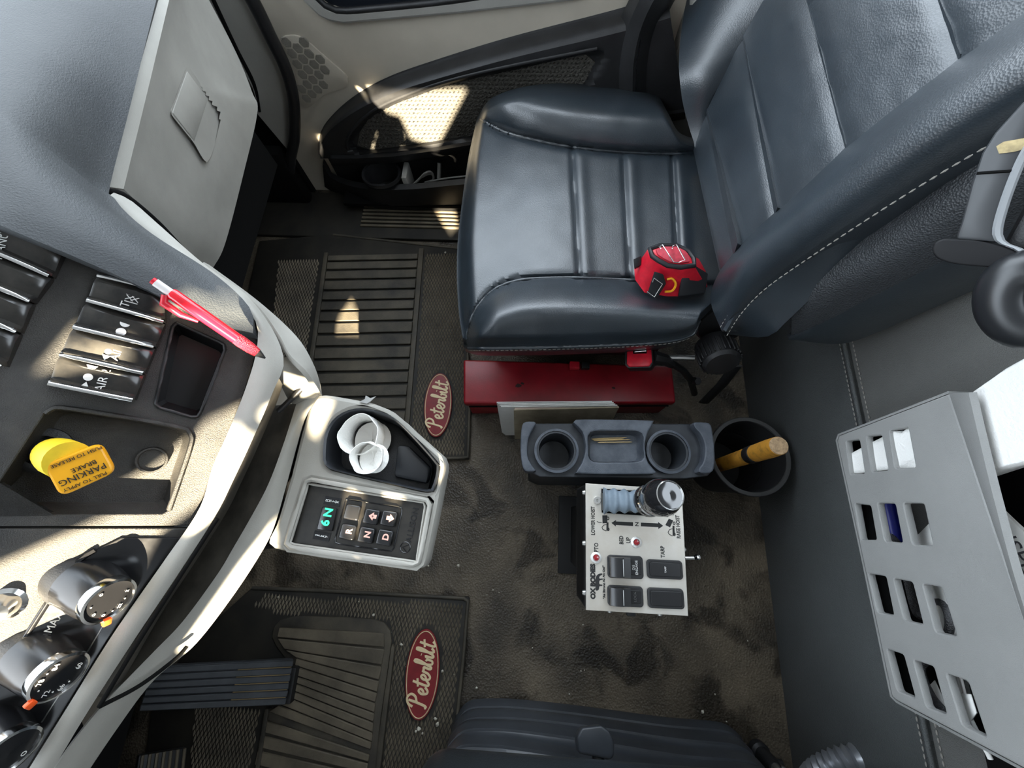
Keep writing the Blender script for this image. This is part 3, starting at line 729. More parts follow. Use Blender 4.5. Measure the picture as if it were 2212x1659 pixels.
# grey trim that frames the centre panel
I_ = [(232, 425, .756), (262, 466, .753), (330, 520, .746), (460, 602, .741), (545, 682, .734), (556, 745, .726), (532, 835, .718), (492, 935, .714), (458, 1012, .711), (430, 1100, .706), (352, 1215, .701), (242, 1373, .698), (142, 1533, .695), (44, 1690, .693)]
O_ = [(246, 416, .752), (284, 434, .746), (344, 486, .739), (440, 570, .732), (548, 652, .726), (612, 768, .716), (588, 850, .710), (543, 955, .706), (503, 1040, .703), (468, 1110, .700), (393, 1228, .694), (288, 1385, .690), (188, 1540, .687), (98, 1690, .685)]
ribbon('trim_frame', I_, O_, 70, SILVER, dash, bulge=.003, thick=.005, k=6)
ribbon('trim_corner', [(440, 566, .732), (548, 652, .727), (602, 722, .720), (626, 766, .714), (662, 802, .703), (686, 838, .684)], [(452, 572, .70), (560, 652, .700), (640, 726, .702), (676, 784, .692), (692, 830, .676), (696, 856, .660)], 30, SILVER, dash, thick=.005)
tube('lid_gap', p3([(230, 414, .752), (268, 424, .742), (335, 478, .70), (400, 545, .64), (448, 588, .60)], 24), .004, DEEP, gl)
# storage slot below the trim
J_ = [(640, 872, .655), (612, 960, .655), (580, 1045, .652), (545, 1112, .65), (470, 1240, .648), (395, 1342, .648), (330, 1410, .65), (232, 1512, .665)]
OS = [(600, 812, .708), (588, 850, .706), (543, 955, .703), (503, 1040, .70), (468, 1110, .697), (393, 1228, .691), (320, 1338, .688), (226, 1500, .684)]
Ja, Oa = p3(J_, 50), p3(OS, 50)
SLOT = mat('slot_dusty_black', (.03, .027, .022), .6, col2=(.09, .08, .065), vs_=20)
gridmesh('storage_slot', [Oa, [p + V((-.012, 0, -.03)) for p in Oa], [a.lerp(b, .5) + V((-.05, 0, -.035)) for a, b in zip(Oa, Ja)], [p + V((-.045, 0, -.018)) for p in Ja], [p + V((-.01, 0, -.004)) for p in Ja], Ja], SLOT, dash, thick=.003)
prism('slot_end', [P(*p) for p in ((588, 800, .690), (604, 772, .708), (626, 766, .710), (684, 836, .682), (640, 874, .655), (620, 862, .650))], (-.004, -.002, -.02), SILVER, dash, bevel=.003)
tube('slot_edge_line', p3([(602, 888, .66), (660, 832, .672), (664, 830, .672)], 8), .003, BLACK, dash)
K_ = [(692, 850, .655), (660, 902, .646), (640, 968, .642), (618, 1050, .640), (592, 1138, .638), (562, 1198, .636), (500, 1292, .634), (420, 1394, .634), (330, 1472, .638), (246, 1584, .642), (168, 1700, .644)]
J2 = [(640, 872, .657), (612, 960, .657), (580, 1045, .654), (545, 1112, .652), (500, 1190, .650), (470, 1240, .650), (395, 1342, .650), (330, 1410, .652), (232, 1512, .667), (160, 1600, .672), (98, 1690, .675)]
ribbon('lower_trim', J2, K_, 60, SILVER, dash, bulge=.004, thick=.004)
Ka = p3(K_, 60)
KN = mat('knee_panel', (.10, .085, .065), .7, var=.2)
gridmesh('knee_panel', [Ka, [p + V((-.006, .002, -.012)) for p in Ka], [p + V((-.05, .02, -.05)) for p in Ka], [p + V((-.16, .05, -.12)) for p in Ka]], KN, dash, thick=.003)
tube('trim_joint', p3([(214, 1527, .684), (300, 1482, .664), (378, 1424, .652), (404, 1396, .648)], 20), .0018, DEEP, dash)
tube('trim_joint', p3([(214, 1527, .688), (300, 1385, .690), (400, 1228, .694), (470, 1120, .698)], 20), .0018, DEEP, dash)
# centre panel with its two recesses
rec_h = [(112, 884), (135, 881), (250, 898), (393, 924), (411, 936), (414, 955), (365, 1102), (350, 1110), (120, 1111), (-60, 1113), (-60, 1100), (0, 1042), (50, 966), (98, 893)]
pk_h = [(382, 697), (482, 742), (488, 750), (431, 897), (422, 903), (342, 880), (336, 872), (374, 702)]
outl = [(-70, 440), (0, 479), (140, 538), (300, 610), (470, 696), (550, 722), (556, 745), (532, 838), (493, 938), (460, 1014), (432, 1098), (414, 1136), (-70, 1138)]
cpn = plate('centre_panel', [[u2(*p) for p in outl], [u2(*p) for p in rec_h], [u2(*p) for p in pk_h]], UM, .006, PANEL, dash, bevel=.0012)
def well(name, hole, depth, shrink, m, parent, rim=.0):
    top = [U(*p, -.001) for p in hole]; c = sum(top, V()) / len(top)
    def ring(k, h): return [p.lerp(c, k) - UN * h for p in top]
    rows = [ring(0, 0), ring(shrink * .15, depth * .25), ring(shrink * .75, depth * .9), ring(shrink, depth), ring(.6, depth), ring(.995, depth)]
    return gridmesh(name, rows, m, parent, cu=True, auto=30)
well('brake_valve_recess', rec_h, .022, .12, PANEL, dash)
well('small_pocket', pk_h, .04, .14, mat('pocket_black', (.008, .008, .009), .35), dash)
tube('recess_rim', [U(q.x, q.y, .0008) for q in cr([(98, 893, 0), (112, 884, 0), (135, 881, 0), (250, 898, 0), (393, 924, 0), (411, 936, 0), (414, 955, 0), (390, 1030, 0), (365, 1102, 0)], 40)], .0022, PANEL, dash, n=6)
tube('pocket_rim', [U(q.x, q.y, .0006) for q in lin([(*p, 0) for p in pk_h] + [(*pk_h[0], 0)], 40)], .0016, BLACK, dash, n=6)
# blanking plug
pc = U(329, 993, -.020)
lathe('blanking_plug', [(0, .002), (.0095, .002), (.0102, .0045), (.0118, .0045), (.012, 0), (.012, -.003)], pc, UN, PANEL, dash)
# lower panel
low = [(-70, 1142), (412, 1142), (352, 1217), (242, 1375), (142, 1535), (44, 1692), (-70, 1780)]
LN = V((.585, -.31, .75)).normalized(); LP = U(200, 1141)
def L(px, py, h=0): return PN(px, py, LP + LN * h, LN)
LM = frame(LP, V((-LN.y, LN.x, 0)), LN.cross(V((-LN.y, LN.x, 0))))
def l2(px, py): return loc2(LM, L(px, py))
plate('climate_panel', [[l2(*p) for p in low]], LM, .006, PANEL, dash, bevel=.001)
plate('gloss_inset', [[l2(*p) for p in ((206, 1188), (262, 1160), (392, 1160), (345, 1222), (236, 1376), (136, 1536), (40, 1690), (-60, 1740), (-60, 1540), (0, 1462), (128, 1264), (170, 1212))]], LM @ Matrix.Translation((0, 0, .002)), .003, GLOSS, dash, bevel=.0006)
tube('inset_edge', [L(q.x, q.y, .002) for q in cr([(-40, 1522, 0), (0, 1462, 0), (64, 1362, 0), (128, 1264, 0), (170, 1212, 0), (206, 1188, 0)], 20)], .0022, GLOSS, dash, n=6)
tube('inset_joint', [L(q.x, q.y, .003) for q in lin([(235, 1330, 0), (200, 1390, 0), (90, 1560, 0)], 10)], .0006, STEEL, dash, n=5)
text('print', 'MAX', .0075, frame(L(117, 1345, .0025), UH, UU), WHITEP, dash)
# climate knobs
KA = V((.925, -.337, .174)).normalized()
def knob(px, py, rr, mark, marks, arc=False):
    c = L(px, py, .024); h = V((-KA.y, KA.x, 0)).normalized(); up = KA.cross(h)
    k = lathe('climate_knob', [(0, -.002), (rr * .80, -.002), (rr * .86, -.0015), (rr * .87, -.030), (rr * 1.12, -.032), (rr * 1.2, -.040), (rr * 1.2, -.055)][2:], c, KA, BLACK, dash, n=36)
    lathe('knob_ring', [(rr * .84, -.002), (rr * .88, .0015), (rr * .98, .0008), (rr * 1.0, -.003), (rr * .98, -.006), (rr * .86, -.007)], c, KA, CHROME, k, n=36)
    lathe('knob_body', [(rr * .95, -.004), (rr * 1.05, -.012), (rr * 1.15, -.030), (rr * 1.17, -.042), (rr * 1.2, -.05)], c, KA, GLOSS, k, n=36)
    lathe('knob_face', [(0, .0), (rr * .86, -.0005)], c, KA, GLOSS, k, n=36)
    t = mark; d = h * math.cos(t) + up * math.sin(t)
    box('knob_pointer', c + d * rr * 1.0 + KA * .001, (.006, .006, .004), ORANGE, k, bevel=.001, rot=frame((0, 0, 0), d, KA.cross(d)).to_3x3())
    for ang, s, sz in marks:
        d = h * math.cos(ang) + up * math.sin(ang)
        text('knob_marking', s, sz, frame(c + d * rr * .62 + KA * .0004, h, up), WHITEP, k)
    if arc: tube('knob_marking', [c + (h * math.cos(a) + up * math.sin(a)) * rr * .6 + KA * .0006 for a in [1.2 + .12 * i for i in range(10)]], .0009, WHITEP, k, n=5)
    return k
R_ = math.radians
knob(236, 1298, .0195, R_(205), [(R_(a), s, .0048) for a, s in ((190, 'o'), (222, '\u2022'), (245, 'zz'), (275, '\u2022'), (310, 'z'), (150, 'o'), (110, '\u2022'), (60, 'o'))])
knob(128, 1462, .0195, R_(150), [(R_(a), s, .0052) for a, s in ((170, '72'), (95, '78'), (40, '84'), (215, '66'), (300, '60'), (130, '\u2022'), (65, '\u2022'), (192, '\u2022'), (240, '\u2022'))] + [(0, '', .001)])
knob(20, 1628, .0195, R_(150), [(R_(250), 'O', .005)], True)
lathe('chrome_button', [(0, .012), (.006, .011), (.009, .004), (.010, 0), (.013, -.002)], L(8, 1308, .002), LN, CHROME, dash, n=20)
# rocker switches: two banks
SWM = mat('switch_black', (.016, .016, .016), .22, col2=(.04, .037, .032), vs_=40, spec=.6)
def rocker(q, sym, size):
    """q = the four pixel corners: upper-front, upper-rear, lower-rear, lower-front."""
    c = [U(*p, .001) for p in q]; rows = []
    prof = [(0.0, .0), (.04, .0045), (.22, .0075), (.55, .0060), (.82, .0045), (.93, .0085), (1.0, .0085)]
    for t, h in prof:
        a, b = c[0].lerp(c[3], .04 + .92 * t), c[1].lerp(c[2], .04 + .92 * t)
        rows.append([a.lerp(b, s) + UN * (h * f) for s, f in ((0, 0), (.02, .8), (.06, 1), (.35, 1), (.7, 1.05), (.95, 1.0), (.985, .8), (1, 0))])
    o = gridmesh('rocker_switch', rows, SWM, dash, thick=.002)
    a, b = c[0].lerp(c[3], .97), c[1].lerp(c[2], .97)
    tube('chrome_ridge', [a.lerp(b, s) + UN * (.0095 + .002 * math.sin(math.pi * s)) for s in [k / 10 for k in range(11)]], .0017, CHROME, o, n=6)
    for s, body, sz, f in sym:
        text('symbol', body, sz, frame(c[0].lerp(c[1], f).lerp(c[3].lerp(c[2], f), s) + UN * .0088, (c[0] - c[3]), (c[0] - c[1])), WHITEP, o)
    return o
Ls = [((216, 600), (352, 634)), ((193, 655), (355, 701)), ((164, 712), (334, 753)), ((136, 770), (311, 809)), ((112, 831), (289, 866))]
for i, sy in enumerate(([(.48, 'IXI', .0075, .52), (.48, 'IXI', .0075, .60), (.74, 'T', .0085, .47), (.30, '\u25a0', .006, .52)], [(.55, '\u25cf\u25cf', .009, .55)], [(.5, 'AIR', .008, .60), (.5, '\u25c4\u25cf\u25ba', .006, .50)], [(.5, 'AIR 2', .0085, .57), (.5, '\u25ba\u25cf\u25c4', .008, .40)])):
    rocker((Ls[i][0], Ls[i][1], Ls[i + 1][1], Ls[i + 1][0]), sy, .008)
c = [U(*p, .001) for p in (*Ls[0],)]
tube('bank_ridge', [c[0].lerp(c[1], s) + UN * (.009 + .002 * math.sin(math.pi * s)) for s in [k / 10 for k in range(11)]], .0017, CHROME, dash, n=6)
Lb = [((-60, 450), (142, 541)), ((-80, 520), (113, 603)), ((-100, 585), (72, 657)), ((-130, 650), (44, 722)), ((-150, 715), (12, 795))]
for i, sy in enumerate(([(.55, 'MANUAL', .0075, .42), (.5, '\u2248', .010, .36)], [], [], [])):
    rocker((Lb[i][0], Lb[i][1], Lb[i + 1][1], Lb[i + 1][0]), sy, .008)
c = [U(*p, .001) for p in (*Lb[0],)]
tube('bank_ridge', [c[0].lerp(c[1], s) + UN * (.009 + .002 * math.sin(math.pi * s)) for s in [k / 10 for k in range(11)]], .0017, CHROME, dash, n=6)
# parking brake valve knob
pkb = thing('parking_brake_knob', 'yellow diamond-shaped parking brake knob printed with black lettering', 'knob', U(120, 985, -.02))
sc_ = U(96, 972, -.021); st_ = U(150, 996, .030)
lathe('shaft_collar', [(.019, .0), (.019, .003), (.014, .005), (.0125, .005), (.012, .0)], sc_, UN, BLACK, pkb)
tube('shaft', [sc_, sc_.lerp(st_, .5)], .0105, BLACK, pkb, n=20)
tube('stem', [sc_.lerp(st_, .34), sc_.lerp(st_, .40), sc_.lerp(st_, .62), sc_.lerp(st_, .98)], [.0115, .0135, .0150, .0150], YELLOW2, pkb, n=24)
pq = [U(*p, .034) for p in ((92, 1004), (215, 956), (250, 1020), (130, 1075))]; c = sum(pq, V()) / 4
PM = frame(c, pq[0] - pq[1], pq[0] - pq[3]); PM = frame(c, pq[0] - pq[1], pq[3] - pq[0])
o2 = [loc2(PM, p) for p in pq]
def rpoly(pts, r, n=5):
    out = []; m = len(pts)
    for i in range(m):
        p = V((*pts[i], 0)); a = (V((*pts[i - 1], 0)) - p).normalized(); b = (V((*pts[(i + 1) % m], 0)) - p).normalized()
        s, e = p + a * r, p + b * r
        for k in range(n + 1):
            t = k / n; q = s * (1 - t) ** 2 + p * 2 * t * (1 - t) + e * t * t; out.append((q.x, q.y))
    return out
PMu = PM if PM.to_3x3() @ V((0, 0, 1)) @ UN > 0 else PM
nz_ = (PM.to_3x3() @ V((0, 0, 1)))
if nz_.dot(UN) < 0: PM = frame(c, pq[0] - pq[1], pq[0] - pq[3]); o2 = [loc2(PM, p) for p in pq]
plate('grip_plate', [rpoly(o2, .007)], PM, .009, YELLOW, pkb, bevel=.0016)
TD, TUP = (pq[0] - pq[1]).normalized(), (pq[2] - pq[1]).normalized()      # the lettering reads from the far corner
TMk = lambda a, b: frame(pq[1].lerp(pq[0], a).lerp(pq[2].lerp(pq[3], a), b) + UN * .0006, TD, -TUP if TD.cross(-TUP).dot(UN) > 0 else TUP)
text('lettering', 'PARKING', .0066, TMk(.5, .66), INK, pkb, sx=1.05)
text('lettering', 'BRAKE', .0050, TMk(.42, .46), INK, pkb, sx=1.05)
text('lettering', 'PUSH TO RELEASE', .0037, TMk(.45, .14), INK, pkb, sx=1.05)
text('lettering', 'PULL TO APPLY', .0037, TMk(.52, .88), INK, pkb, sx=1.05)
# red pen lying across the panel edge
pen = thing('ballpoint_pen', 'red retractable ballpoint pen lying across the dash trim', 'pen', P(450, 690, .76))
pa, pb_ = P(330, 606, .806), P(573, 774, .738)
def pp(t, off=0): return pa.lerp(pb_, t) + V((0, 0, off))
tube('barrel', [pp(.14), pp(.16), pp(.40), pp(.74)], [.0042, .0052, .0054, .0052], mat('red_translucent', (.75, .01, .025), .15, coat=.6), pen, n=14)
tube('grip', [pp(.72), pp(.76), pp(.85), pp(.92)], [.0054, .0056, .0052, .0042], mat('red_rubber', (.68, .012, .03), .6, bump=.8, bs=900, kind='vor'), pen, n=14)
tube('tip', [pp(.92), pp(.96), pp(1.0)], [.0040, .0025, .0007], mat('tip_metal', (.10, .10, .10), .25, .8), pen, n=12)
tube('plunger', [pp(-.005), pp(.03)], .0030, REDP, pen, n=10)
tube('clear_collar', [pp(.02), pp(.15)], .0036, mat('clear_plastic', (.75, .70, .68), .1, coat=1), pen, n=10)
side = (pb_ - pa).cross(V((0, 0, 1))).normalized()
cl0 = -1 if (P(380, 670, .78) - pp(.25)).dot(side) < 0 else 1
tube('clip', [pp(.13) + side * cl0 * .004, pp(.16) + side * cl0 * .010, pp(.3) + side * cl0 * .010, pp(.42) + side * cl0 * .0065], [.003, .0035, .0026, .0014], REDP, pen, n=8)
text('lettering', '\u2022 ENERGEL 0.7 \u2022' if False else '- - - - - - -', .004, frame(pp(.56, .0056), (pb_ - pa), V((0, 0, 1)).cross(pb_ - pa)), WHITEP, pen)

# ================================================================== shift console
con = thing('shift_console', 'grey shift console with push-button keypad and cup recess', 'console', (-.25, .05, 0))
CZ = .640
CMx = frame((0, 0, CZ), (1, 0, 0), (0, 1, 0))
def c2(px, py, z=CZ): p = P(px, py, z); return (p.x, p.y)
co = [(684, 853), (704, 851), (800, 868), (846, 886), (958, 985), (963, 1004), (944, 1105), (921, 1214), (914, 1226), (898, 1231), (690, 1206), (590, 1186), (574, 1172), (596, 1130), (626, 1030), (648, 940), (668, 870)]
ch = [(700, 992), (705, 938), (728, 902), (768, 884), (815, 889), (862, 912), (942, 998), (948, 1018), (938, 1054), (924, 1062), (850, 1046), (724, 1016), (704, 1004)]
chs = [(p.x, p.y) for p in cr([(*p, 0) for p in ch], 48, True)]
kb = [(661, 1040), (672, 1036), (922, 1080), (929, 1088), (906, 1214), (898, 1221), (626, 1182), (619, 1173)]
cp = plate('console_top', [[c2(p.x, p.y) for p in lin([(*q, 0) for q in co + [co[0]]], 80)[:-1]], [c2(*p) for p in chs], [c2(*p) for p in kb]], CMx, .03, SILVER, con, bevel=.005)
prism('console_underside', [P(*p, CZ - .03) for p in ((690, 870), (850, 900), (945, 1000), (925, 1100), (900, 1210), (600, 1175), (650, 960))], (-.05, 0, -.06), BLACK, con, bevel=.01)
box('console_support', P(720, 1060, .44) + V((-.06, 0, 0)), (.10, .16, .34), BLACK, con, bevel=.02)
# cup recess lining
t0 = [P(*p, CZ + .002) for p in chs]; cc = sum(t0, V()) / len(t0)
def rg(k, h): return [p.lerp(cc, k) + V((0, 0, h)) for p in t0]
LIN = mat('recess_black', (.02, .022, .026), .42, spec=.6)
gridmesh('recess_lining', [rg(-.015, 0), rg(.0, .003), rg(.035, .001), rg(.05, -.012), rg(.09, -.02), rg(.11, -.045), rg(.5, -.048), rg(.99, -.048)], LIN, con, cu=True)
rc = P(770, 950, CZ - .035)
lathe('cup_ring', [(.040, -.010), (.040, .006), (.036, .008), (.034, -.010)], rc, (0, 0, 1), LIN, con, n=32)
prism('recess_step', [P(*p, CZ - .022) for p in ((858, 960), (882, 962), (930, 1010), (922, 1045), (850, 1030))], (0, 0, -.03), LIN, con, bevel=.004)
# keypad
KZ = CZ - .004
e1 = (P(929, 1084, KZ) - P(660, 1038, KZ)).normalized(); kr = V((-e1.y, e1.x, 0)); ku = -e1
kp = plate('keypad', [[c2(*p, KZ) for p in ((666, 1045), (920, 1086), (900, 1214), (626, 1175))]], frame((0, 0, KZ), (1, 0, 0), (0, 1, 0)), .01, mat('keypad_black', (.014, .013, .012), .3, col2=(.03, .027, .023), vs_=60), con, bevel=.001)
tube('keypad_bezel', [P(q.x, q.y, CZ + .001) for q in lin([(*p, 0) for p in kb + [kb[0]]], 60)[:-1]], .0028, SILVER, con, closed=True, n=6)
tube('keypad_bezel_inner', [P(q.x, q.y, CZ - .001) for q in lin([(*p, 0) for p in ((666, 1045), (920, 1086), (900, 1214), (626, 1175), (666, 1045))], 60)[:-1]], .0016, SILVER, con, closed=True, n=6)
def z7(x, y): return (640 + x / 7.373, 1040 + y / 7.373)
fr = [z7(*p) for p in ((790, 290), (830, 285), (1660, 410), (1690, 440), (1545, 1085), (1510, 1110), (640, 990), (605, 950))]
tube('key_surround', [P(q.x, q.y, KZ + .0004) for q in lin([(*p, 0) for p in fr + [fr[0]]], 50)[:-1]], .0007, GLOSS, kp, closed=True, n=5)
KEY = mat('key_black', (.013, .013, .014), .2, spec=.6)
def key(px, py, w=.0165, hgt=.0155):
    c = P(px, py, KZ); R = frame((0, 0, 0), e1, kr).to_3x3()
    return box('key', c + V((0, 0, .0025)), (w, hgt, .006), KEY, kp, bevel=.0022, rot=R, seg=3)
for (x, y), s in (((910, 490), ''), ((1215, 560), 'u'), ((1490, 590), 'd'), ((840, 800), 'R'), ((1135, 850), 'N'), ((1425, 890), 'D')):
    q = z7(x, y); key(*q); c = P(q[0] + .5, q[1] - .5, KZ + .0058)
    if s and s in 'RND': text('key_lettering', s, .0088, frame(c, kr, ku), PINKP, kp, ext=.0001, bold=.0003)
    elif s:
        sg = 1 if s == 'u' else -1
        pts = [c + ku * (.0045 * sg), c - ku * (.0005 * sg) + kr * .0042, c - ku * (.0005 * sg) + kr * .002, c - ku * (.004 * sg) + kr * .002, c - ku * (.004 * sg) - kr * .002, c - ku * (.0005 * sg) - kr * .002, c - ku * (.0005 * sg) - kr * .0042]
        prism('key_arrow', pts, (0, 0, -.0004), PINKP, kp, smooth=False)
        text('key_lettering', '+' if s == 'u' else '-', .005, frame(c + V((0, 0, .0002)), kr, ku), INK, kp, ext=.0001)
dq = [z7(*p) for p in ((405, 395), (645, 430), (570, 795), (315, 760))]
prism('display_window', [P(*p, KZ + .003) for p in dq], (0, 0, -.004), GLOSS, kp, bevel=.0015)
text('display_digit', '6', .0125, frame(P(*z7(465, 660), KZ + .0034), kr, ku), GREENL, kp, ext=.0001, bold=.0004)
text('display_digit', 'N', .0120, frame(P(*z7(515, 495), KZ + .0034), kr, ku), GREENL, kp, ext=.0001, bold=.0004)
for w_, q in (('MONITOR', (575, 315)), ('SELECT', (405, 868))):
    cq = P(*z7(*q), KZ + .0006); prism('label_plate', [cq + e1 * (a * .009) + kr * (b * .0042) for a, b in ((-1, -1), (1, -1), (1, 1), (-1, 1))], (0, 0, -.001), GLOSS, kp)
    text('label_lettering', '\n'.join(w_), .0034, frame(cq + V((0, 0, .0002)), kr, ku), WHITEP, kp, line=.62 if len(w_) > 6 else .7, ext=.0001)
text('embossed_lettering', 'ALLISON', .0090, frame(P(*z7(1850, 690), KZ + .0003), kr, ku), GLOSS, kp, ext=.0003)
lc = P(*z7(1735, 1050), KZ + .0004)
tube('embossed_ring', [lc + V((math.cos(a), math.sin(a), 0)) * .0052 for a in [k * math.pi / 10 for k in range(20)]], .0005, GLOSS, kp, closed=True, n=5)
tube('embossed_mark', [lc + kr * -.004 - ku * .002, lc + ku * .003, lc + kr * .003 - ku * .003], .0005, GLOSS, kp, n=5)
# crumpled white paper cup in the recess
cupp = thing('paper_cup', 'crumpled white paper cup with a torn curling rim in the console recess', 'cup', P(805, 955, CZ - .045))
def crump(c, r, h, lean, sd, ang0=0, ang1=2 * math.pi, n=44, m=8):
    rows = []
    for j in range(m + 1):
        t = j / m; row = []
        for i in range(n):
            a = ang0 + (ang1 - ang0) * i / (n - 1); nn = noise.noise(V((math.cos(a) * 1.6 + sd, math.sin(a) * 1.6, t * 1.5)))
            rr = r * (1 + .14 * nn) * (.84 + .16 * t); row.append(c + V((math.cos(a) * rr, math.sin(a) * rr, 0)) + V(lean) * t + V((0, 0, h * t + .003 * nn * t)))
        rows.append(row)
    return rows
gridmesh('cup_wall', crump(P(806, 950, CZ - .042), .023, .048, (.0, -.002, 0), 1.0), TISSUE, cupp, thick=.0006)
def disc(name, c, r, m):
    gridmesh(name, [[c + V((math.cos(a) * r_, math.sin(a) * r_, .004 * noise.noise(V((math.cos(a) * 2, r_ * 90, 2))))) for a in [k * math.pi / 12 for k in range(25)]] for r_ in (.0004, r * .5, r)], m, cupp, thick=.0006)
disc('cup_base', P(806, 950, CZ - .022), .0215, mat('grey_paper', (.55, .53, .50), .85))
disc('curl_end', P(808, 990, CZ - .002), .0165, TISSUE)
gridmesh('torn_curl', crump(P(806, 985, CZ - .014), .0175, .030, (.004, -.006, 0), 5.0, R_(60), R_(435)), TISSUE, cupp, thick=.0006)

# ================================================================== floor mats
def tread(name, polys, holes, z, d1, m, parent, sx=.0195, sy=.0086):
    """small diamond studs over pixel polygons."""
    d1 = V(d1).normalized(); d2 = V((-d1.y, d1.x, 0)); verts, faces = [], []
    for poly in polys:
        pp_ = [V((*p, 0)) for p in poly]; w = [P(*p, z) for p in poly]
        a0, a1 = min(q.dot(d1) for q in w), max(q.dot(d1) for q in w); b0, b1 = min(q.dot(d2) for q in w), max(q.dot(d2) for q in w)
        w2 = [V((q.x, q.y, 0)) for q in w]; hh = [[V((q.x, q.y, 0)) for q in h] for h in holes]
        i = 0
        while a0 + i * sx * .5 < a1:
            j = 0
            while b0 + j * sy < b1:
                c = d1 * (a0 + i * sx * .5) + d2 * (b0 + (j + .5 * (i % 2)) * sy); j += 1
                if pdist(c, w2) < .003 or any(pdist(c, h) > -.003 for h in hh): continue
                c = V((c.x, c.y, z)); k = len(verts)
                verts += [c - d1 * sx * .46, c - d2 * sy * .42, c + d1 * sx * .46, c + d2 * sy * .42, c + V((0, 0, .0032)) - d1 * sx * .15, c + V((0, 0, .0032)) + d1 * sx * .15]
                faces += [(k, k + 1, k + 4), (k + 1, k + 2, k + 5), (k + 1, k + 5, k + 4), (k + 2, k + 3, k + 5), (k + 3, k, k + 4), (k + 3, k + 4, k + 5)]
            i += 1
    return stuff(mk(name, verts, faces, m, parent, smooth=False))
LET = {  # cursive strokes: (x, y) in units of the cap height
 'P': (.62, [[(.30, 1.0), (.24, .55), (.12, .0), (.02, .05)], [(.02, .72), (.12, .98), (.38, 1.10), (.58, .92), (.50, .66), (.22, .52)]]),
 'e': (.36, [[(.0, .22), (.18, .28), (.27, .44), (.17, .54), (.05, .36), (.09, .08), (.22, .04), (.38, .22)]]),
 't': (.32, [[(.22, .95), (.13, .40), (.10, .12), (.18, .03), (.34, .20)], [(.0, .62), (.38, .72)]]),
 'r': (.36, [[(.0, .20), (.09, .52), (.12, .44), (.27, .48), (.22, .16), (.28, .04), (.38, .20)]]),
 'b': (.36, [[(.0, .20), (.18, .72), (.21, 1.02), (.11, 1.0), (.06, .34), (.11, .05), (.26, .08), (.30, .36), (.20, .42), (.38, .34)]]),
 'i': (.24, [[(.0, .30), (.09, .50), (.07, .12), (.14, .03), (.26, .20)], [(.13, .72), (.14, .76)]]),
 'l': (.28, [[(.0, .20), (.17, .68), (.21, 1.02), (.11, 1.0), (.06, .30), (.13, .04), (.28, .22)]])}
def script(word, Mx, size, r, m, parent):
    wd = sum(LET[c][0] for c in word); x = -wd / 2; R = []
    verts, faces = [], []
    for c in word:
        w, st = LET[c]
        for s in st:
            pts = cr([Mx @ V(((x + p[0]) * size, (p[1] - .5) * size, 0)) for p in s], max(6, 5 * len(s)))
            rings = tubedata(pts, r * .4, 6, ref=tuple(Mx.to_3x3() @ V((0, 0, 1))), flat=r); k = len(verts)
            for rg_ in rings: verts += rg_
            for a in range(len(rings) - 1):
                for b in range(6): faces.append((k + a * 6 + b, k + a * 6 + (b + 1) % 6, k + (a + 1) * 6 + (b + 1) % 6, k + (a + 1) * 6 + b))
            faces += [tuple(k + b for b in range(6)), tuple(k + (len(rings) - 1) * 6 + b for b in range(6))]
        x += w
    return mk('script_lettering', verts, faces, m, parent)
def badge(a, b, wpx, z, parent):
    A, B = P(*a, z), P(*b, z); c = (A + B) / 2; u = (B - A).normalized(); hl = (B - A).length / 2
    hw = (P((a[0] + b[0]) / 2 + wpx / 2, (a[1] + b[1]) / 2, z) - c).length
    Mb = frame(c, u, V((-u.y, u.x, 0)))
    o = plate('badge', [ellipse(0, 0, hl, hw, 40)], Mb, .006, LOGORED, parent, bevel=.0012)
    tube('badge_ring', [Mb @ V((x, y, .0003)) for x, y in ellipse(0, 0, hl * .95, hw * .91, 48)], .0012, CREAM, o, closed=True, n=6)
    script('Peterbilt', frame(c + V((0, 0, .0006)), u, V((-u.y, u.x, 0))) @ Matrix.Rotation(-.10, 4, 'Z'), hl * .455, hl * .030, CREAM, o)
    return [Mb @ V((x, y, 0)) for x, y in ellipse(0, 0, hl * 1.05, hw * 1.08, 30)]
def ribs(lines, z, h, m, parent, gap=.12):
    for (a0, b0), (a1, b1) in zip(lines, lines[1:]):
        A, B, C_, D = P(*a0, z), P(*b0, z), P(*b1, z), P(*a1, z)
        q = [A.lerp(D, gap), B.lerp(C_, gap), B.lerp(C_, 1 - gap * .3), A.lerp(D, 1 - gap * .3)]
        prism('rib', [p + V((0, 0, h)) for p in q], (0, 0, -h), m, parent, bevel=.0015, seg=1)
m1 = thing('floor_mat', 'black rubber floor mat with straight ribs and oval red badge, below the passenger seat', 'floor mat', P(850, 750, 0))
mo = [(1013, 992), (1016, 880), (1010, 700), (1000, 536), (720, 505), (560, 520), (520, 700), (560, 985)]
prism('mat_base', [P(*p, .012) for p in mo], (0, 0, -.012), RUBBERK, m1, bevel=.003)
tube('raised_rim', [P(q.x, q.y, .012) for q in lin([(*p, 0) for p in ((560, 985), (1011, 990), (1014, 880), (1008, 700), (998, 538), (720, 507))], 60)], .004, RUBBER, m1)
ys = [548, 562, 581, 602, 625, 647, 669, 693, 719, 746, 774, 801, 828, 856, 885, 915, 946, 978]
def rx(y): t = (y - 533) / (995 - 533); return 905 + (868 - 905) * t
def lx(y): t = (y - 548) / (990 - 548); return 711 + (650 - 711) * t
ribs([((lx(y), y + 4), (rx(y), y)) for y in ys], .012, .007, RUBBER, m1, gap=.16)
prism('rib_border', [P(*p, .019) for p in ((905, 536), (915, 536), (878, 984), (868, 984))], (0, 0, -.008), RUBBER, m1, bevel=.001)
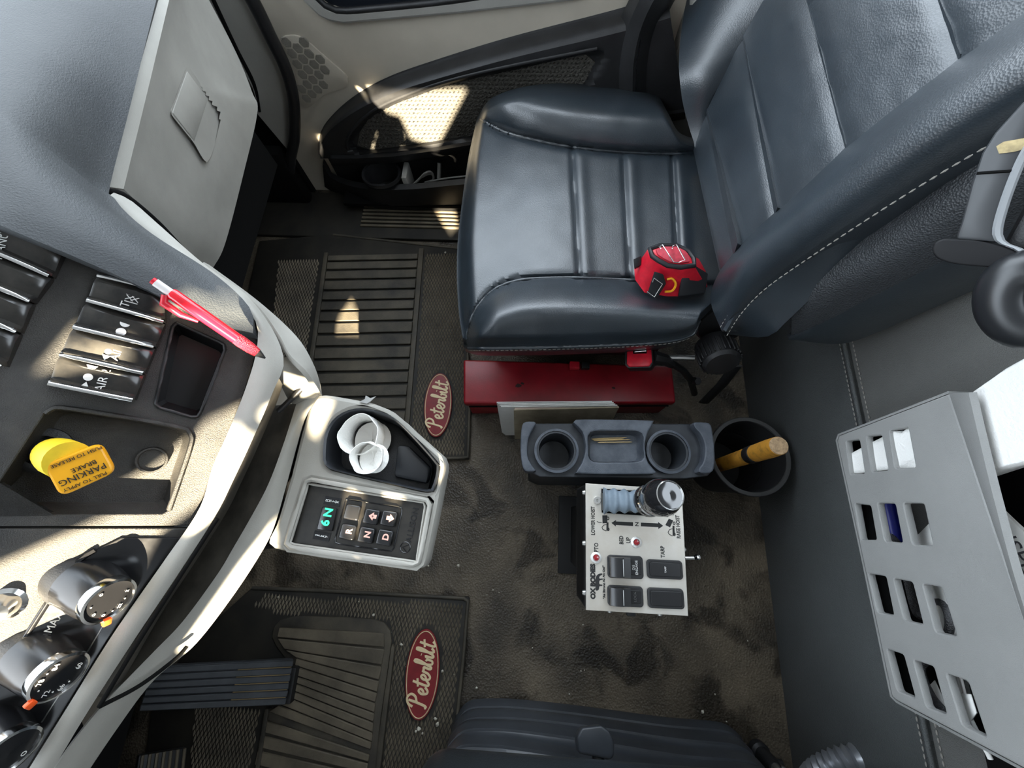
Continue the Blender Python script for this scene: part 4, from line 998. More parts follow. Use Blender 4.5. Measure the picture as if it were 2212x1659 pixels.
prism('rib_border', [P(*p, .019) for p in ((700, 545), (708, 545), (648, 984), (638, 984))], (0, 0, -.008), RUBBER, m1, bevel=.001)
h1 = badge((941, 944), (951, 806), 60, .0205, m1)
dY = P(878, 900, 0) - P(905, 540, 0)
tread('diamond_tread', [[(918, 548), (992, 545), (1004, 700), (1008, 880), (1006, 985), (884, 982)], [(600, 560), (692, 560), (632, 980), (560, 980)]], [h1], .0115, dY, RUBBERD, m1)
m2 = thing('floor_mat', 'black rubber floor mat with fanned heel pad and oval red badge, under the accelerator', 'floor mat', P(800, 1450, 0))
mo = [(1014, 1290), (1004, 1420), (985, 1600), (970, 1740), (300, 1740), (330, 1500), (420, 1380), (545, 1268), (700, 1274)]
prism('mat_base', [P(*p, .012) for p in mo], (0, 0, -.012), RUBBERK, m2, bevel=.003)
tube('raised_rim', [P(q.x, q.y, .012) for q in lin([(*p, 0) for p in ((545, 1270), (700, 1276), (1011, 1293), (1001, 1420), (982, 1600), (966, 1738))], 60)], .004, RUBBER, m2)
hp = [(606, 1338), (640, 1330), (800, 1336), (832, 1346), (844, 1364), (846, 1390), (822, 1560), (806, 1740), (536, 1740), (570, 1536), (606, 1524), (628, 1440), (586, 1382), (588, 1358)]
hpw = [(p.x, p.y) for p in lin([(*p, 0) for p in hp + [hp[0]]], 60)[:-1]]
prism('heel_pad', [P(*p, .017) for p in hpw], (0, 0, -.008), RUBBER, m2, bevel=.003)
ribs([((606, 1352), (830, 1364)), ((600, 1376), (832, 1398)), ((616, 1402), (826, 1436)), ((642, 1420), (820, 1468)), ((638, 1436), (816, 1494)), ((634, 1456), (812, 1516)), ((630, 1470), (810, 1538)), ((626, 1487), (808, 1558)), ((620, 1502), (806, 1580)), ((606, 1520), (804, 1600)), ((582, 1536), (802, 1618))], .017, .005, RUBBERD, m2, gap=.10)
ribs([((574, 1548), (800, 1626)), ((566, 1580), (797, 1644)), ((560, 1614), (793, 1668)), ((552, 1652), (790, 1700))], .017, .005, RUBBERD, m2, gap=.16)
prism('pad_border', [P(*p, .024) for p in ((846, 1392), (852, 1400), (812, 1740), (802, 1740), (822, 1560))], (0, 0, -.012), RUBBER, m2, bevel=.001)
prism('pad_border', [P(*p, .024) for p in ((572, 1532), (580, 1532), (548, 1740), (538, 1740))], (0, 0, -.012), RUBBER, m2, bevel=.001)
h2 = badge((903, 1557), (921, 1359), 73, .0205, m2)
hpp = [P(*p, 0) for p in hpw]
tread('diamond_tread', [[(570, 1284), (1002, 1302), (994, 1420), (974, 1600), (958, 1730), (816, 1730), (850, 1400), (836, 1340), (600, 1326), (540, 1310)], [(420, 1520), (566, 1530), (532, 1730), (400, 1730)]], [h2, hpp], .0115, P(985, 1600, 0) - P(1004, 1420, 0), RUBBERD, m2)
# ================================================================== pedals
acc = thing('accelerator_pedal', 'long grey accelerator pedal with dusty grooves', 'pedal', P(480, 1480, 0))
q0, q1, q2, q3 = P(634, 1424, .05), P(616, 1522, .05), P(300, 1536, .20), P(330, 1440, .20)
acn = (q1 - q0).cross(q3 - q0).normalized(); acn = acn if acn.z > 0 else -acn
PED = mat('grey_pedal_rubber', (.04, .044, .05), .5, col2=(.065, .07, .078), vs_=20)
prism('pedal_plate', [q0, q1, q2, q3], -acn * .014, PED, acc, bevel=.002)
for k in range(6):
    t0_, t1_ = k / 6 + .012, (k + 1) / 6 - .012
    prism('tread_bar', [q0.lerp(q1, t0_) + acn * .005, q0.lerp(q1, t1_) + acn * .005, q3.lerp(q2, t1_) + acn * .005, q3.lerp(q2, t0_) + acn * .005], -acn * .006, PED, acc, bevel=.0015, seg=1)
    if k: tube('groove_dust', [q0.lerp(q1, k / 6).lerp(q3.lerp(q2, k / 6), s) + acn * .0015 for s in (.01, .42)], .0016, mat('ochre_dust', (.35, .25, .12), .9) if k == 1 else bpy.data.materials['ochre_dust'], acc, n=5)
box('pedal_hinge', P(628, 1475, .02), (.03, .07, .035), BLACK, acc, bevel=.004)
tube('pedal_arm', [q3.lerp(q2, .5) - acn * .01, q3.lerp(q2, .5) + V((-.10, 0, .12))], .012, DARKMETAL, acc)
brk = thing('brake_pedal', 'dark ribbed brake pedal with worn edges', 'pedal', P(350, 1650, 0))
b0, b1, b2, b3 = P(405, 1615, .11), P(395, 1720, .11), P(285, 1730, .17), P(300, 1632, .17)
bn = (b1 - b0).cross(b3 - b0).normalized(); bn = bn if bn.z > 0 else -bn
prism('pedal_pad', [b0, b1, b2, b3], -bn * .015, BLACK, brk, bevel=.003)
for k in range(7):
    t = (k + .5) / 7; tube('tread_rib', [b0.lerp(b3, t) + bn * .002, b1.lerp(b2, t) + bn * .002], .0028, RUBBERD, brk, n=6)
tube('pedal_arm', [b3.lerp(b2, .5), b3.lerp(b2, .5) + V((-.2, .02, .15))], .012, DARKMETAL, brk)
# ================================================================== red tool box and what is beside it
tb = thing('tool_box', 'long red metal tool box on the floor beside the passenger seat', 'tool box', P(1230, 830, 0))
tz_ = .112
tq = [P(*p, tz_) for p in ((1001, 776), (1452, 790), (1461, 870), (1001, 872))]
prism('lid', tq, (0, 0, -.026), RED, tb, bevel=.006, seg=3)
cb = sum(tq, V()) / 4
prism('body', [p.lerp(cb, .03) + V((0, 0, -.028)) for p in tq], (0, 0, -.084), RED, tb, bevel=.004)
tube('lid_gap', [tq[3].lerp(tq[2], s) + V((0, -.0005, -.027)) for s in (.02, .98)], .002, DEEP, tb)
for px, py, w_ in ((1120, 833, 10), (1128, 828, 6), (1326, 838, 5), (1242, 786, 3)):
    c = P(px, py, tz_ + .0004); prism('chip', [c + V((math.cos(a) * r_, math.sin(a) * r_ * .6, 0)) for a, r_ in [(k * .9, (w_ / 900) * (.6 + .4 * random.random())) for k in range(7)]], (0, 0, -.0006), mat('chipped_paint', (.03, .012, .010), .7) if 'chipped_paint' not in bpy.data.materials else bpy.data.materials['chipped_paint'], tb, smooth=False)
tg = prism('strap_tab', [P(*p, .128) for p in ((1231, 780), (1252, 781), (1252, 796), (1231, 796))], (0, 0, -.0155), REDP, None, bevel=.001); tag(tg, 'small bright red plastic tab on the red tool box', 'tab')
tg = prism('strap_tab', [P(*p, .128) for p in ((1257, 781), (1274, 782), (1274, 795), (1257, 795))], (0, 0, -.0155), BLACK, None, bevel=.001); tag(tg, 'small black plastic tab on the red tool box', 'tab')
# papers and notebook standing between tool box and tray
pa0 = [P(1073, 868, .205), P(1322, 866, .205)]
pd = thing('paper_pad', 'white pad of papers standing between the tool box and the cup tray', 'paper pad', P(1200, 900, 0))
for k in range(4):
    a, b = pa0[0] + V((.003 * k, -.0022 * k, -.004 * k)), pa0[1] + V((.004 * k, -.0022 * k, -.002 * k))
    prism('sheet', [a, b, V((b.x, b.y - .028, .004)), V((a.x + .004, a.y - .028, .004))], (0, -.0018, 0), PAPER, pd, smooth=False)
nb = thing('notebook', 'tan card notebook leaning on the white paper pad', 'notebook', P(1230, 900, 0))
a, b = P(1110, 880, .192) + V((0, -.004, 0)), P(1337, 874, .192) + V((0, -.004, 0))
prism('cover', [a, b, V((b.x, b.y - .03, .004)), V((a.x, a.y - .03, .004))], (0, -.003, 0), TAN, nb, smooth=False)
prism('pages', [a + V((.002, .004, -.003)), b + V((-.002, .004, -.003)), V((b.x - .002, b.y - .026, .004)), V((a.x + .002, a.y - .026, .004))], (0, -.0036, 0), mat('pinkish_pages', (.55, .42, .36), .8), nb, smooth=False)
# ================================================================== cup tray
tr = thing('cup_tray', 'worn blue-grey plastic floor tray with two cup wells and a shallow centre pocket', 'cup tray', P(1330, 970, 0))
def fm(z): return frame((0, 0, z), (1, 0, 0), (0, 1, 0))
def f2(px, py, z): p = P(px, py, z); return (p.x, p.y)
ZB, ZT = .245, .268
cu1, cu2 = (1201, 975), (1440, 977)
def circ(c, r, z, n=36): o = P(*c, z); rw = (P(c[0] + r, c[1], z) - o).length; return [(o.x + rw * math.cos(t), o.y + rw * math.sin(t)) for t in (2 * math.pi * k / n for k in range(n))]
base = [(1134, 922), (1150, 915), (1526, 916), (1536, 926), (1538, 1018), (1528, 1028), (1480, 1034), (1166, 1030), (1140, 1018)]
pock = [(1276, 934), (1284, 931), (1380, 932), (1388, 940), (1390, 990), (1382, 998), (1284, 997), (1274, 990)]
plate('tray_top', [[f2(*p, ZB) for p in base], circ(cu1, 37, ZB), circ(cu2, 37, ZB), [f2(*p, ZB) for p in pock]], fm(ZB), .012, mat('tray_dark', (.024, .027, .033), .45, col2=(.04, .045, .052), vs_=25), tr, bevel=.002)
TB = bpy.data.materials['tray_dark']
bt = [P(*p, ZB - .012) for p in base]; cb = sum(bt, V()) / len(bt)
gridmesh('tray_body', [bt, [p.lerp(cb, .02) + V((0, 0, -.04)) for p in bt], [V((p.x, p.y, .03)).lerp(V((cb.x, cb.y, .03)), .05) for p in bt], [V((p.x, p.y, .0)).lerp(V((cb.x, cb.y, 0)), .02) for p in bt]], TB, tr, cu=True, thick=.003)
for c in (cu1, cu2):
    o = P(*c, ZB); rw = (P(c[0] + 37, c[1], ZB) - o).length
    lathe('cup_well', [(rw * 1.16, .008), (rw * 1.14, .011), (rw * 1.02, .011), (rw * .99, .004), (rw * .95, -.07), (rw * .6, -.074), (0, -.074)], o, (0, 0, 1), TB, tr, n=40)
    t0 = V((o.x, o.y, ZB + .0115))
    for sg in (-1, 1):
        for sq in (-1, 1):
            a0 = math.atan2(sq * .8, sg * .7)
    lathe('well_collar', [(rw * 1.12, .0), (rw * 1.26, .0), (rw * 1.28, .012), (rw * 1.14, .013)], o + V((0, 0, 0)), (0, 0, 1), TRAY, tr, n=40)
def cap(px): return [f2(*p, ZT) for p in [(q.x, q.y) for q in cr([(*p, 0) for p in px], 44, True)]]
plate('end_cap', [cap([(1130, 914), (1148, 910), (1158, 913), (1150, 928), (1141, 950), (1140, 985), (1150, 1006), (1158, 1016), (1148, 1019), (1132, 1015), (1125, 985), (1125, 940)])], fm(ZT), ZT - ZB + .01, TRAY, tr, bevel=.003)
plate('end_cap', [cap([(1500, 912), (1520, 912), (1535, 916), (1541, 940), (1545, 985), (1542, 1014), (1532, 1022), (1514, 1022), (1509, 1014), (1520, 995), (1523, 965), (1515, 940), (1500, 922)])], fm(ZT), ZT - ZB + .01, TRAY, tr, bevel=.003)
mid = [(1244, 906), (1330, 906), (1408, 908), (1411, 914), (1400, 934), (1393, 965), (1400, 998), (1417, 1018), (1414, 1024), (1330, 1025), (1250, 1023), (1245, 1018), (1258, 998), (1265, 965), (1258, 932), (1240, 914)]
pk2 = [(p.x, p.y) for p in cr([(1276, 934, 0), (1330, 931, 0), (1384, 934, 0), (1389, 965, 0), (1386, 994, 0), (1330, 998, 0), (1278, 995, 0), (1272, 965, 0)], 40, True)]
plate('centre_pad', [cap(mid), [f2(*p, ZT) for p in pk2]], fm(ZT), ZT - ZB + .008, TRAY, tr, bevel=.003)
pt = [P(*p, ZT - .003) for p in pk2]; cp_ = sum(pt, V()) / len(pt)
gridmesh('pocket_lining', [pt, [p.lerp(cp_, .05) + V((0, 0, -.02)) for p in pt], [p.lerp(cp_, .12) + V((0, 0, -.026)) for p in pt], [p.lerp(cp_, .99) + V((0, 0, -.026)) for p in pt]], TRAY, tr, cu=True)
zp = ZT - .0262
tk0 = None
for (ax_, ay_), (bx_, by_) in (((865, 722), (1090, 713)), ((880, 733), (1112, 726)), ((905, 744), (1122, 742)), ((870, 728), (1070, 722))):
    a, b = P(980 + ax_ * .3436, 700 + ay_ * .3436, zp + .0012), P(980 + bx_ * .3436, 700 + by_ * .3436, zp + .0012); L_ = (b - a).length
    if tk0 is None:
        tk0 = tube('toothpick', [V((-.03, 0, 0)), V((-.026, 0, 0)), V((.026, 0, 0)), V((.03, 0, 0))], [.0003, .0011, .0011, .0003], PICK, None, n=6); o = tk0
    else: o = tk0.copy(); COL.objects.link(o)
    tag(o, 'pale wooden toothpick lying in the centre pocket of the cup tray', 'toothpick', 'toothpicks in the tray pocket')
    Mt = frame((a + b) / 2, b - a, V((0, 0, 1)).cross(b - a)); o.matrix_world = Mt @ Matrix.Diagonal((L_ / .06, 1, 1, 1))
# ================================================================== bin with a tool handle
bc = P(1620, 985, .18); br = (P(1707, 985, .18) - bc).length
bin_ = thing('waste_bin', 'round black plastic bin standing against the rear wall', 'bin', (bc.x, bc.y, 0))
BINM = mat('bin_plastic', (.018, .018, .019), .5, var=.2)
lathe('bin_wall', [(0, .004), (br * .72, .004), (br * .74, .01), (br * .88, .172), (br * .89, .179), (br, .181), (br, .172), (br * .92, .170), (br * .76, .0), (0, .0)], (bc.x, bc.y, 0), (0, 0, 1), BINM, bin_, n=48)
lathe('bin_rim', [(br * .89, .178), (br * .9, .182), (br * .985, .182), (br * 1.0, .178)], (bc.x, bc.y, 0), (0, 0, 1), mat('bin_rim_grey', (.06, .06, .06), .55), bin_, n=48)
lathe('inner_step', [(br * .82, .095), (br * .79, .097), (br * .77, .090)], (bc.x, bc.y, 0), (0, 0, 1), BINM, bin_, n=48)
th = thing('wooden_stick', 'worn yellow wooden tool handle standing in the black bin', 'handle', (bc.x, bc.y, .01))
h0, h1_ = V((bc.x - .028, bc.y - .012, .022)), P(1682, 963, .37)
tube('shaft', [h0, h0.lerp(h1_, .5), h0.lerp(h1_, .93), h1_], [.0150, .0155, .0170, .0160], WOOD, th, n=18)
hd = (h1_ - h0).normalized()
lathe('shaft_end', [(.0160, -.001), (.0150, .002), (0, .0025)], h1_, hd, WOODEND, th, n=18)
lathe('tape_wrap', [(.0158, -.014), (.0172, -.012), (.0174, .012), (.0160, .014)], h0.lerp(h1_, .72), hd, BLACK, th, n=18)

# ================================================================== hoist control box
hb = thing('hoist_control_box', 'aluminium-topped dump hoist control box with black rocker switches and lever', 'control box', P(1370, 1190, 0))
HZ = .45
def z4(x, y): return (1200 + x / 4.608, 1000 + y / 4.608)
hm = frame((0, 0, HZ), (1, 0, 0), (0, 1, 0))
def h2_(px, py): p = P(px, py, HZ); return (p.x, p.y)
hq = [(1265, 1044), (1473, 1057), (1487, 1331), (1266, 1318)]
slot = [z4(*p) for p in ((458, 258), (1150, 300), (1120, 540), (462, 495))]
plate('face_plate', [[h2_(*p) for p in hq], [h2_(*p) for p in slot]], hm, .004, ALU, hb, bevel=.0008)
cb = sum((P(*p, HZ) for p in hq), V()) / 4
bq = [P(*p, HZ - .004).lerp(cb, .01) for p in hq]
prism('box_body', [V((p.x, p.y, HZ - .03)) for p in bq], (0, 0, -.085), DARKMETAL, hb, bevel=.002)
gridmesh('box_wall', [[V((p.x, p.y, z)) for p in bq] for z in (HZ - .003, HZ - .12)], DARKMETAL, hb, cu=True, thick=.002)
box('pedestal', (cb.x + .01, cb.y, .17), (.11, .13, .34), DARKMETAL, hb, bevel=.003)
box('mounting_flange', (cb.x + .01, cb.y, .004), (.17, .18, .008), DARKMETAL, hb, bevel=.002)
# screws round the sides
scr = [(z4(262, 295), -1), (z4(282, 800), -1), (z4(262, 1290), -1), (z4(540, 1495), 0), (z4(1040, 1520), 0), (z4(1295, 860), 1)]
for (px, py), sd_ in scr:
    p = P(px, py, HZ - .016); ax_ = V((sd_, 0, 0)) if sd_ else V((0, -1, 0))
    if sd_: p.x = (bq[0].x if sd_ < 0 else bq[1].x)
    else: p.y = bq[3].y
    lathe('side_screw', [(0, .005), (.0032, .004), (.0042, .001), (.0042, -.002)], p, ax_, STEEL, hb, n=10)
box('side_latch', V((P(*z4(780, 1505), HZ).x, bq[3].y - .003, HZ - .018)), (.012, .008, .008), DARKMETAL, hb, bevel=.001)
sc = P(*z4(413, 372), HZ)
lathe('face_screw', [(0, .0015), (.0012, .0008), (.002, .003), (.0052, .003), (.0062, 0)], sc, (0, 0, 1), CHROME, hb, n=16)
# side toggle
tube('toggle', [P(*z4(1290, 945), HZ - .012), P(*z4(1400, 945), HZ - .010)], .0026, CHROME, hb)
lathe('toggle_tip', [(0, .006), (.003, .005), (.004, 0), (.003, -.004)], P(*z4(1405, 940), HZ - .008), (.3, .2, 1), CHROME, hb, n=12)
# lever with bellows boot and a domed knob
b_a, b_b = P(*z4(480, 375), HZ + .006), P(*z4(900, 385), HZ + .030)
rows = []
for k in range(29):
    t = k / 28; w = .0175 - .004 * t + .0020 * math.cos(t * math.pi * 2 * 4); h = .010 + .003 * t + .002 * math.cos(t * math.pi * 8)
    c = b_a.lerp(b_b, t); rows.append([c + V((0, math.cos(a) * w, max(math.sin(a) * h, -.010))) for a in [2 * math.pi * q / 20 for q in range(20)]])
boot = gridmesh('lever_boot', rows, BOOT, hb, cu=True, caps=True)
prism('boot_gasket', [P(*z4(*p), HZ + .0012) for p in ((452, 300), (1190, 330), (1180, 520), (455, 470))], (0, 0, -.006), mat('gasket', (.07, .07, .065), .8), hb)
k0, k1 = P(*z4(900, 385), HZ + .025), P(*z4(1105, 330), HZ + .085)
kd = (k1 - k0).normalized()
tube('lever_rod', [k0 - kd * .04, k1], .006, STEEL, hb)
kr_ = .0235
lathe('knob_skirt', [(.012, -.002), (kr_ * .86, .002), (kr_ * .95, .008), (kr_ * .94, .014), (kr_ * .86, .018), (kr_ * .86, .03)], k0, kd, SMOKE, hb, n=36)
lathe('knob_collar', [(kr_ * .87, .0165), (kr_ * .93, .0185), (kr_ * .87, .0205)], k0, kd, CHROME, hb, n=36)
lathe('lever_knob', [(kr_ * .86, .025), (kr_ * 1.0, .034), (kr_ * 1.06, .045), (kr_ * 1.03, .055), (kr_ * .86, .066), (kr_ * .78, .070), (kr_ * .70, .0695), (0, .071)], k0, kd, SMOKE, hb, n=40)
lathe('knob_ring', [(kr_ * .78, .0695), (kr_ * .80, .0712), (kr_ * .74, .0715), (kr_ * .72, .0695)], k0, kd, CHROME, hb, n=36)
# rocker switches on the plate
RK = mat('rocker_bezel', (.018, .018, .019), .5); RK2 = mat('rocker_face', (.012, .012, .013), .28, spec=.6)
def rk(quad, kind, word):
    q = [P(*z4(*p), HZ) for p in quad]; c = sum(q, V()) / 4; u = (q[1] - q[0]).normalized()
    Mk = frame(c, u, V((-u.y, u.x, 0))); w_ = (q[1] - q[0]).length; h_ = (q[3] - q[0]).length
    s = plate('toggle_switch', [rrect(w_, h_, .005)], Mk @ Matrix.Translation((0, 0, .004)), .004, RK, hb, bevel=.0014)
    if kind == 'flat':
        plate('rocker_face', [rrect(w_ * .86, h_ * .74, .003)], Mk @ Matrix.Translation((0, 0, .0062)), .004, RK2, s, bevel=.001)
        if word: text('lettering', word, .0035, Mk @ Matrix.Translation((-.0, 0, .0064)) @ Matrix.Rotation(math.pi / 2, 4, 'Z'), WHITEP, s)
    else:
        R = []
        for x, z in ((-.44, .0045), (-.42, .012), (-.30, .0165), (-.14, .0175), (-.10, .0150), (.08, .0135), (.09, .005)):
            R.append([Mk @ V((x * w_, y * h_, z if abs(y) < .40 else z * .85)) for y in (-.41, -.39, -.2, 0, .2, .39, .41)])
        gridmesh('rocker_lever', R, RK2, s, thick=.001)
        tube('rocker_line', [Mk @ V((-.12 * w_, y * h_, .0178)) for y in (-.36, -.2, 0, .2, .36)], .0006, WHITEP, s, n=5)
        plate('rocker_face', [rrect(w_ * .32, h_ * .62, .002, cx=w_ * .26)], Mk @ Matrix.Translation((0, 0, .0055)), .003, RK2, s, bevel=.0006)
        text('lettering', word, .0048, Mk @ Matrix.Translation((w_ * .26, 0, .0058)) @ Matrix.Rotation(math.pi / 2, 4, 'Z'), WHITEP if 'DIS' in word else mat('faint_print', (.10, .10, .10), .5), s, line=.9)
rk(((512, 912), (865, 928), (868, 1155), (515, 1140)), 'lever', 'DIS\nENGAGE')
rk(((900, 955), (1255, 972), (1262, 1160), (908, 1145)), 'flat', 'TARP')
rk(((512, 1212), (865, 1230), (868, 1430), (518, 1420)), 'lever', 'LOCK')
rk(((908, 1236), (1268, 1252), (1270, 1450), (918, 1440)), 'flat', '')
# pilot lights
for x, y in ((802, 790), (402, 942)):
    c = P(*z4(x, y), HZ); lathe('pilot_bezel', [(.0078, .0), (.0076, .002), (.0050, .0042), (.0044, .003)], c, (0, 0, 1), mat('white_metal', (.8, .8, .78), .35, .3), hb, n=20)
    lathe('pilot_lens', [(.0042, .003), (.0030, .0052), (0, .006)], c, (0, 0, 1), LEDRED, hb, n=16)
# lettering reads from the driver's side
TR, TU = V((0, 1, 0)), V((-1, 0, 0))
def tx(body, x, y, size, sx=1, **k): return text('lettering', body, size, frame(P(*z4(x, y), HZ + .0003), TR, TU), INK, hb, ext=.0001, sx=sx, **{'bold': .00022, **k})
tx('LOWER HOIST', 375, 575, .0078, .78); tx('RAISE HOIST', 1222, 635, .0078, .74); tx('N', 812, 610, .0072, 1.1, bold=.0002)
tx('BED', 657, 768, .0082, .8); tx('UP', 727, 770, .0082, .8); tx('TARP', 1068, 885, .0078, .85); tx('PTO', 408, 842, .0082, .8)
tx('OX BODIES', 374, 1178, .0088, 1.0, bold=.0006); tx('"As Strong As An Ox!"', 482, 1185, .0040, 1.15)
def flat(pts, m=INK): return prism('print_mark', [P(*z4(*p), HZ + .0003) for p in pts], (0, 0, -.0002), m, hb, smooth=False)
flat([(772, 590), (600, 582), (605, 566), (556, 597), (602, 634), (600, 618), (772, 628)])
flat([(850, 594), (1022, 602), (1020, 586), (1072, 626), (1024, 658), (1024, 640), (850, 632)])
# little trucks
for bedq, cabq, wh in (([(466, 522), (516, 522), (516, 600), (468, 602)], [(462, 640), (480, 618), (524, 612), (526, 660), (500, 676), (470, 660)], [(522, 552), (524, 660)]),
                       ([(1128, 555), (1172, 572), (1140, 642), (1094, 618)], [(1120, 690), (1136, 662), (1180, 650), (1186, 710), (1160, 728), (1128, 706)], [(1180, 600), (1182, 712)])):
    flat(bedq)
    tube('print_mark', [P(*z4(*p), HZ + .0003) for p in cabq], .0005, INK, hb, closed=True, n=5)
    flat([(cabq[2][0] - 16, bedq[0][1] + 70), (cabq[2][0] + 4, bedq[0][1] + 70), (cabq[3][0], cabq[3][1] + 8), (cabq[3][0] - 20, cabq[3][1] + 8)])
    for w_ in wh: tube('print_mark', [P(*z4(w_[0] + 10 * math.cos(a), w_[1] + 14 * math.sin(a)), HZ + .0003) for a in [k * math.pi / 6 for k in range(12)]], .0006, INK, hb, closed=True, n=5)
tube('print_mark', [P(*z4(*p), HZ + .0003) for p in ((412, 582), (432, 592), (460, 592))], .0005, INK, hb, n=5)
# ox emblem
ox = cr([(404, 1270, 0), (398, 1220, 0), (396, 1170, 0), (408, 1125, 0), (430, 1105, 0), (462, 1100, 0), (466, 1112, 0), (440, 1128, 0), (438, 1150, 0), (468, 1150, 0), (470, 1162, 0), (440, 1170, 0), (438, 1205, 0), (466, 1212, 0), (464, 1224, 0), (438, 1228, 0), (430, 1262, 0)], 60, True)
flat([(p.x, p.y) for p in ox])
tube('print_mark', [P(*z4(*p), HZ + .0003) for p in ((400, 1120), (388, 1128), (390, 1142))], .0005, INK, hb, n=5)

# ================================================================== map pocket on the rear wall
mp = thing('map_pocket', 'grey plastic map pocket with twelve slots on the rear wall', 'map pocket', (.56, 0, .4))
MX = .50
MMx = frame((MX, 0, 0), (0, -1, 0), (0, 0, 1))
def m2_(px, py): return loc2(MMx, PX(px, py, MX))
mo = [(1808, 952), (1812, 941), (2050, 850), (2120, 1058), (2212, 1330), (2320, 1650), (2340, 1730), (2212, 1660), (1936, 1513), (1926, 1503), (1860, 1190)]
holes = [((1828, 953), (1856, 950), (1867, 1023), (1837, 1024)), ((1872, 943), (1904, 940), (1918, 1016), (1884, 1019)), ((1922, 930), (1961, 924), (1977, 1010), (1934, 1011)),
         ((1847, 1088), (1880, 1092), (1893, 1166), (1861, 1166)), ((1896, 1087), (1933, 1088), (1949, 1172), (1912, 1169)), ((1952, 1087), (1995, 1088), (2014, 1178), (1972, 1176)),
         ((1876, 1239), (1913, 1245), (1930, 1329), (1896, 1322)), ((1931, 1250), (1970, 1257), (1993, 1349), (1954, 1340)), ((1994, 1262), (2033, 1268), (2066, 1375), (2022, 1365)),
         ((1916, 1402), (1951, 1414), (1976, 1507), (1939, 1492)), ((1974, 1426), (2016, 1440), (2044, 1543), (2002, 1527)), ((2045, 1455), (2090, 1472), (2130, 1592), (2080, 1567))]
MPG = mat('map_pocket_grey', (.27, .27, .262), .5, var=.05, vs_=8, bump=.3, bs=900)
hl_ = [rpoly([m2_(*p) for p in h], .0035, 3) for h in holes]
plate('front_panel', [[m2_(*p) for p in mo]] + hl_, MMx, .010, MPG, mp, bevel=.0022)
# flared rim
fl0 = [PX(q.x, q.y, MX) for q in lin([(2050, 850, 0), (2120, 1058, 0), (2212, 1330, 0), (2330, 1680, 0)], 30)]
fl1 = [PX(q.x, q.y, MX - .012) for q in cr([(2092, 848, 0), (2118, 960, 0), (2150, 1090, 0), (2205, 1290, 0), (2300, 1560, 0)], 30)]
gridmesh('rim', [fl0, [a.lerp(b, .5) + V((-.003, 0, 0)) for a, b in zip(fl0, fl1)], fl1, [p + V((.006, 0, .003)) for p in fl1], [p + V((.010, 0, -.006)) for p in fl1]], MPG, mp, thick=.002)
# bottom and sides back to the wall
eb = [PX(*p, MX + .006) for p in ((2050, 850), (1812, 941), (1808, 952), (1860, 1190), (1926, 1503), (1936, 1513), (2212, 1660), (2340, 1730))]
gridmesh('side_wall', [eb, [p + V((.02, 0, 0)) for p in eb], [V((.588, p.y, p.z)) for p in eb]], MPG, mp, thick=.003)
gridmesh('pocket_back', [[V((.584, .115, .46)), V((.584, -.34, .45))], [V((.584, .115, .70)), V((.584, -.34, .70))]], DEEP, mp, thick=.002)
ci = sum(eb, V()) / len(eb)
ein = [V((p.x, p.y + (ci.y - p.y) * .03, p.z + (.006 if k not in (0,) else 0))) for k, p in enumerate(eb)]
gridmesh('inner_shade_sheet', [[p + V((.006, 0, 0)) for p in ein], [V((.584, p.y, p.z)) for p in ein]], DEEP, mp, thick=.001)  # added black sheet, standing in for shade inside the grey pocket
# ---- what it holds
def slab(name, px, x, th_, m, parent=None, amp=.004, sd=0, sub=3):
    """thin upright sheet or bundle in the pocket with a crumpled surface."""
    pts = [PX(*p, x) for p in px]; me = bpy.data.meshes.new(name); bm = bmesh.new()
    f = bm.faces.new([bm.verts.new(p) for p in pts]); bmesh.ops.triangulate(bm, faces=[f]); 
    bmesh.ops.subdivide_edges(bm, edges=bm.edges[:], cuts=sub, use_grid_fill=True)
    bmesh.ops.solidify(bm, geom=bm.faces[:], thickness=th_)
    for v in bm.verts:
        v.co += V((1, .4, .4)) * (noise.noise(v.co * 22 + V((sd, 0, 0))) * amp)
    bmesh.ops.recalc_face_normals(bm, faces=bm.faces); bm.to_mesh(me); bm.free()
    return link(name, me, m, parent)
tag(slab('paper_towel', [(1862, 985), (1905, 962), (1985, 925), (2060, 915), (2098, 906), (2108, 882), (2150, 846), (2215, 800), (2330, 740), (2330, 985), (2212, 1010), (2150, 1030), (2122, 1030), (2060, 1022), (1985, 1012), (1870, 1026)], .528, .022, TISSUE, None, .003, 1.3, 5), 'folded white paper towels sticking out of the map pocket', 'paper towels')
ins = thing('inspection_papers', 'white inspection papers printed with a heading in the map pocket', 'papers', PX(2212, 1300, .53))
ip = [(2138, 1082), (2160, 1100), (2214, 1150), (2330, 1262), (2330, 1640), (2212, 1420), (2060, 1380), (2000, 1355), (1960, 1180), (2010, 1130)]
slab('sheet', ip, .534, .0012, PAPER, ins, .001, 4)
slab('sheet', [(x + 14, y + 3) for x, y in ip], .542, .0012, PAPER, ins, .001, 9)
a, b = PX(2166, 1150, .5325), PX(2212, 1225, .5325)
text('heading', 'INSPECTION', .022, frame(PX(2235, 1255, .531), b - a, V((-1, 0, 0)).cross(b - a)), mat('grey_print', (.08, .08, .09), .6), ins)
for k in range(6): tube('printed_line', [PX(2185 + k * 9, 1235 + k * 12, .5315), PX(2330 + k * 4, 1400 + k * 24, .5315)], .0004, bpy.data.materials['grey_print'], ins, n=4)
for pxs, sd in (([(1915, 1290), (1950, 1285), (1960, 1340), (1925, 1345)], 2), ([(1990, 1500), (2020, 1470), (2062, 1560), (2030, 1570)], 3), ([(1985, 1160), (2030, 1130), (2040, 1200), (1995, 1200)], 5)):
    slab('loose_corner', pxs, .540, .0012, PAPER, ins, .001, sd)
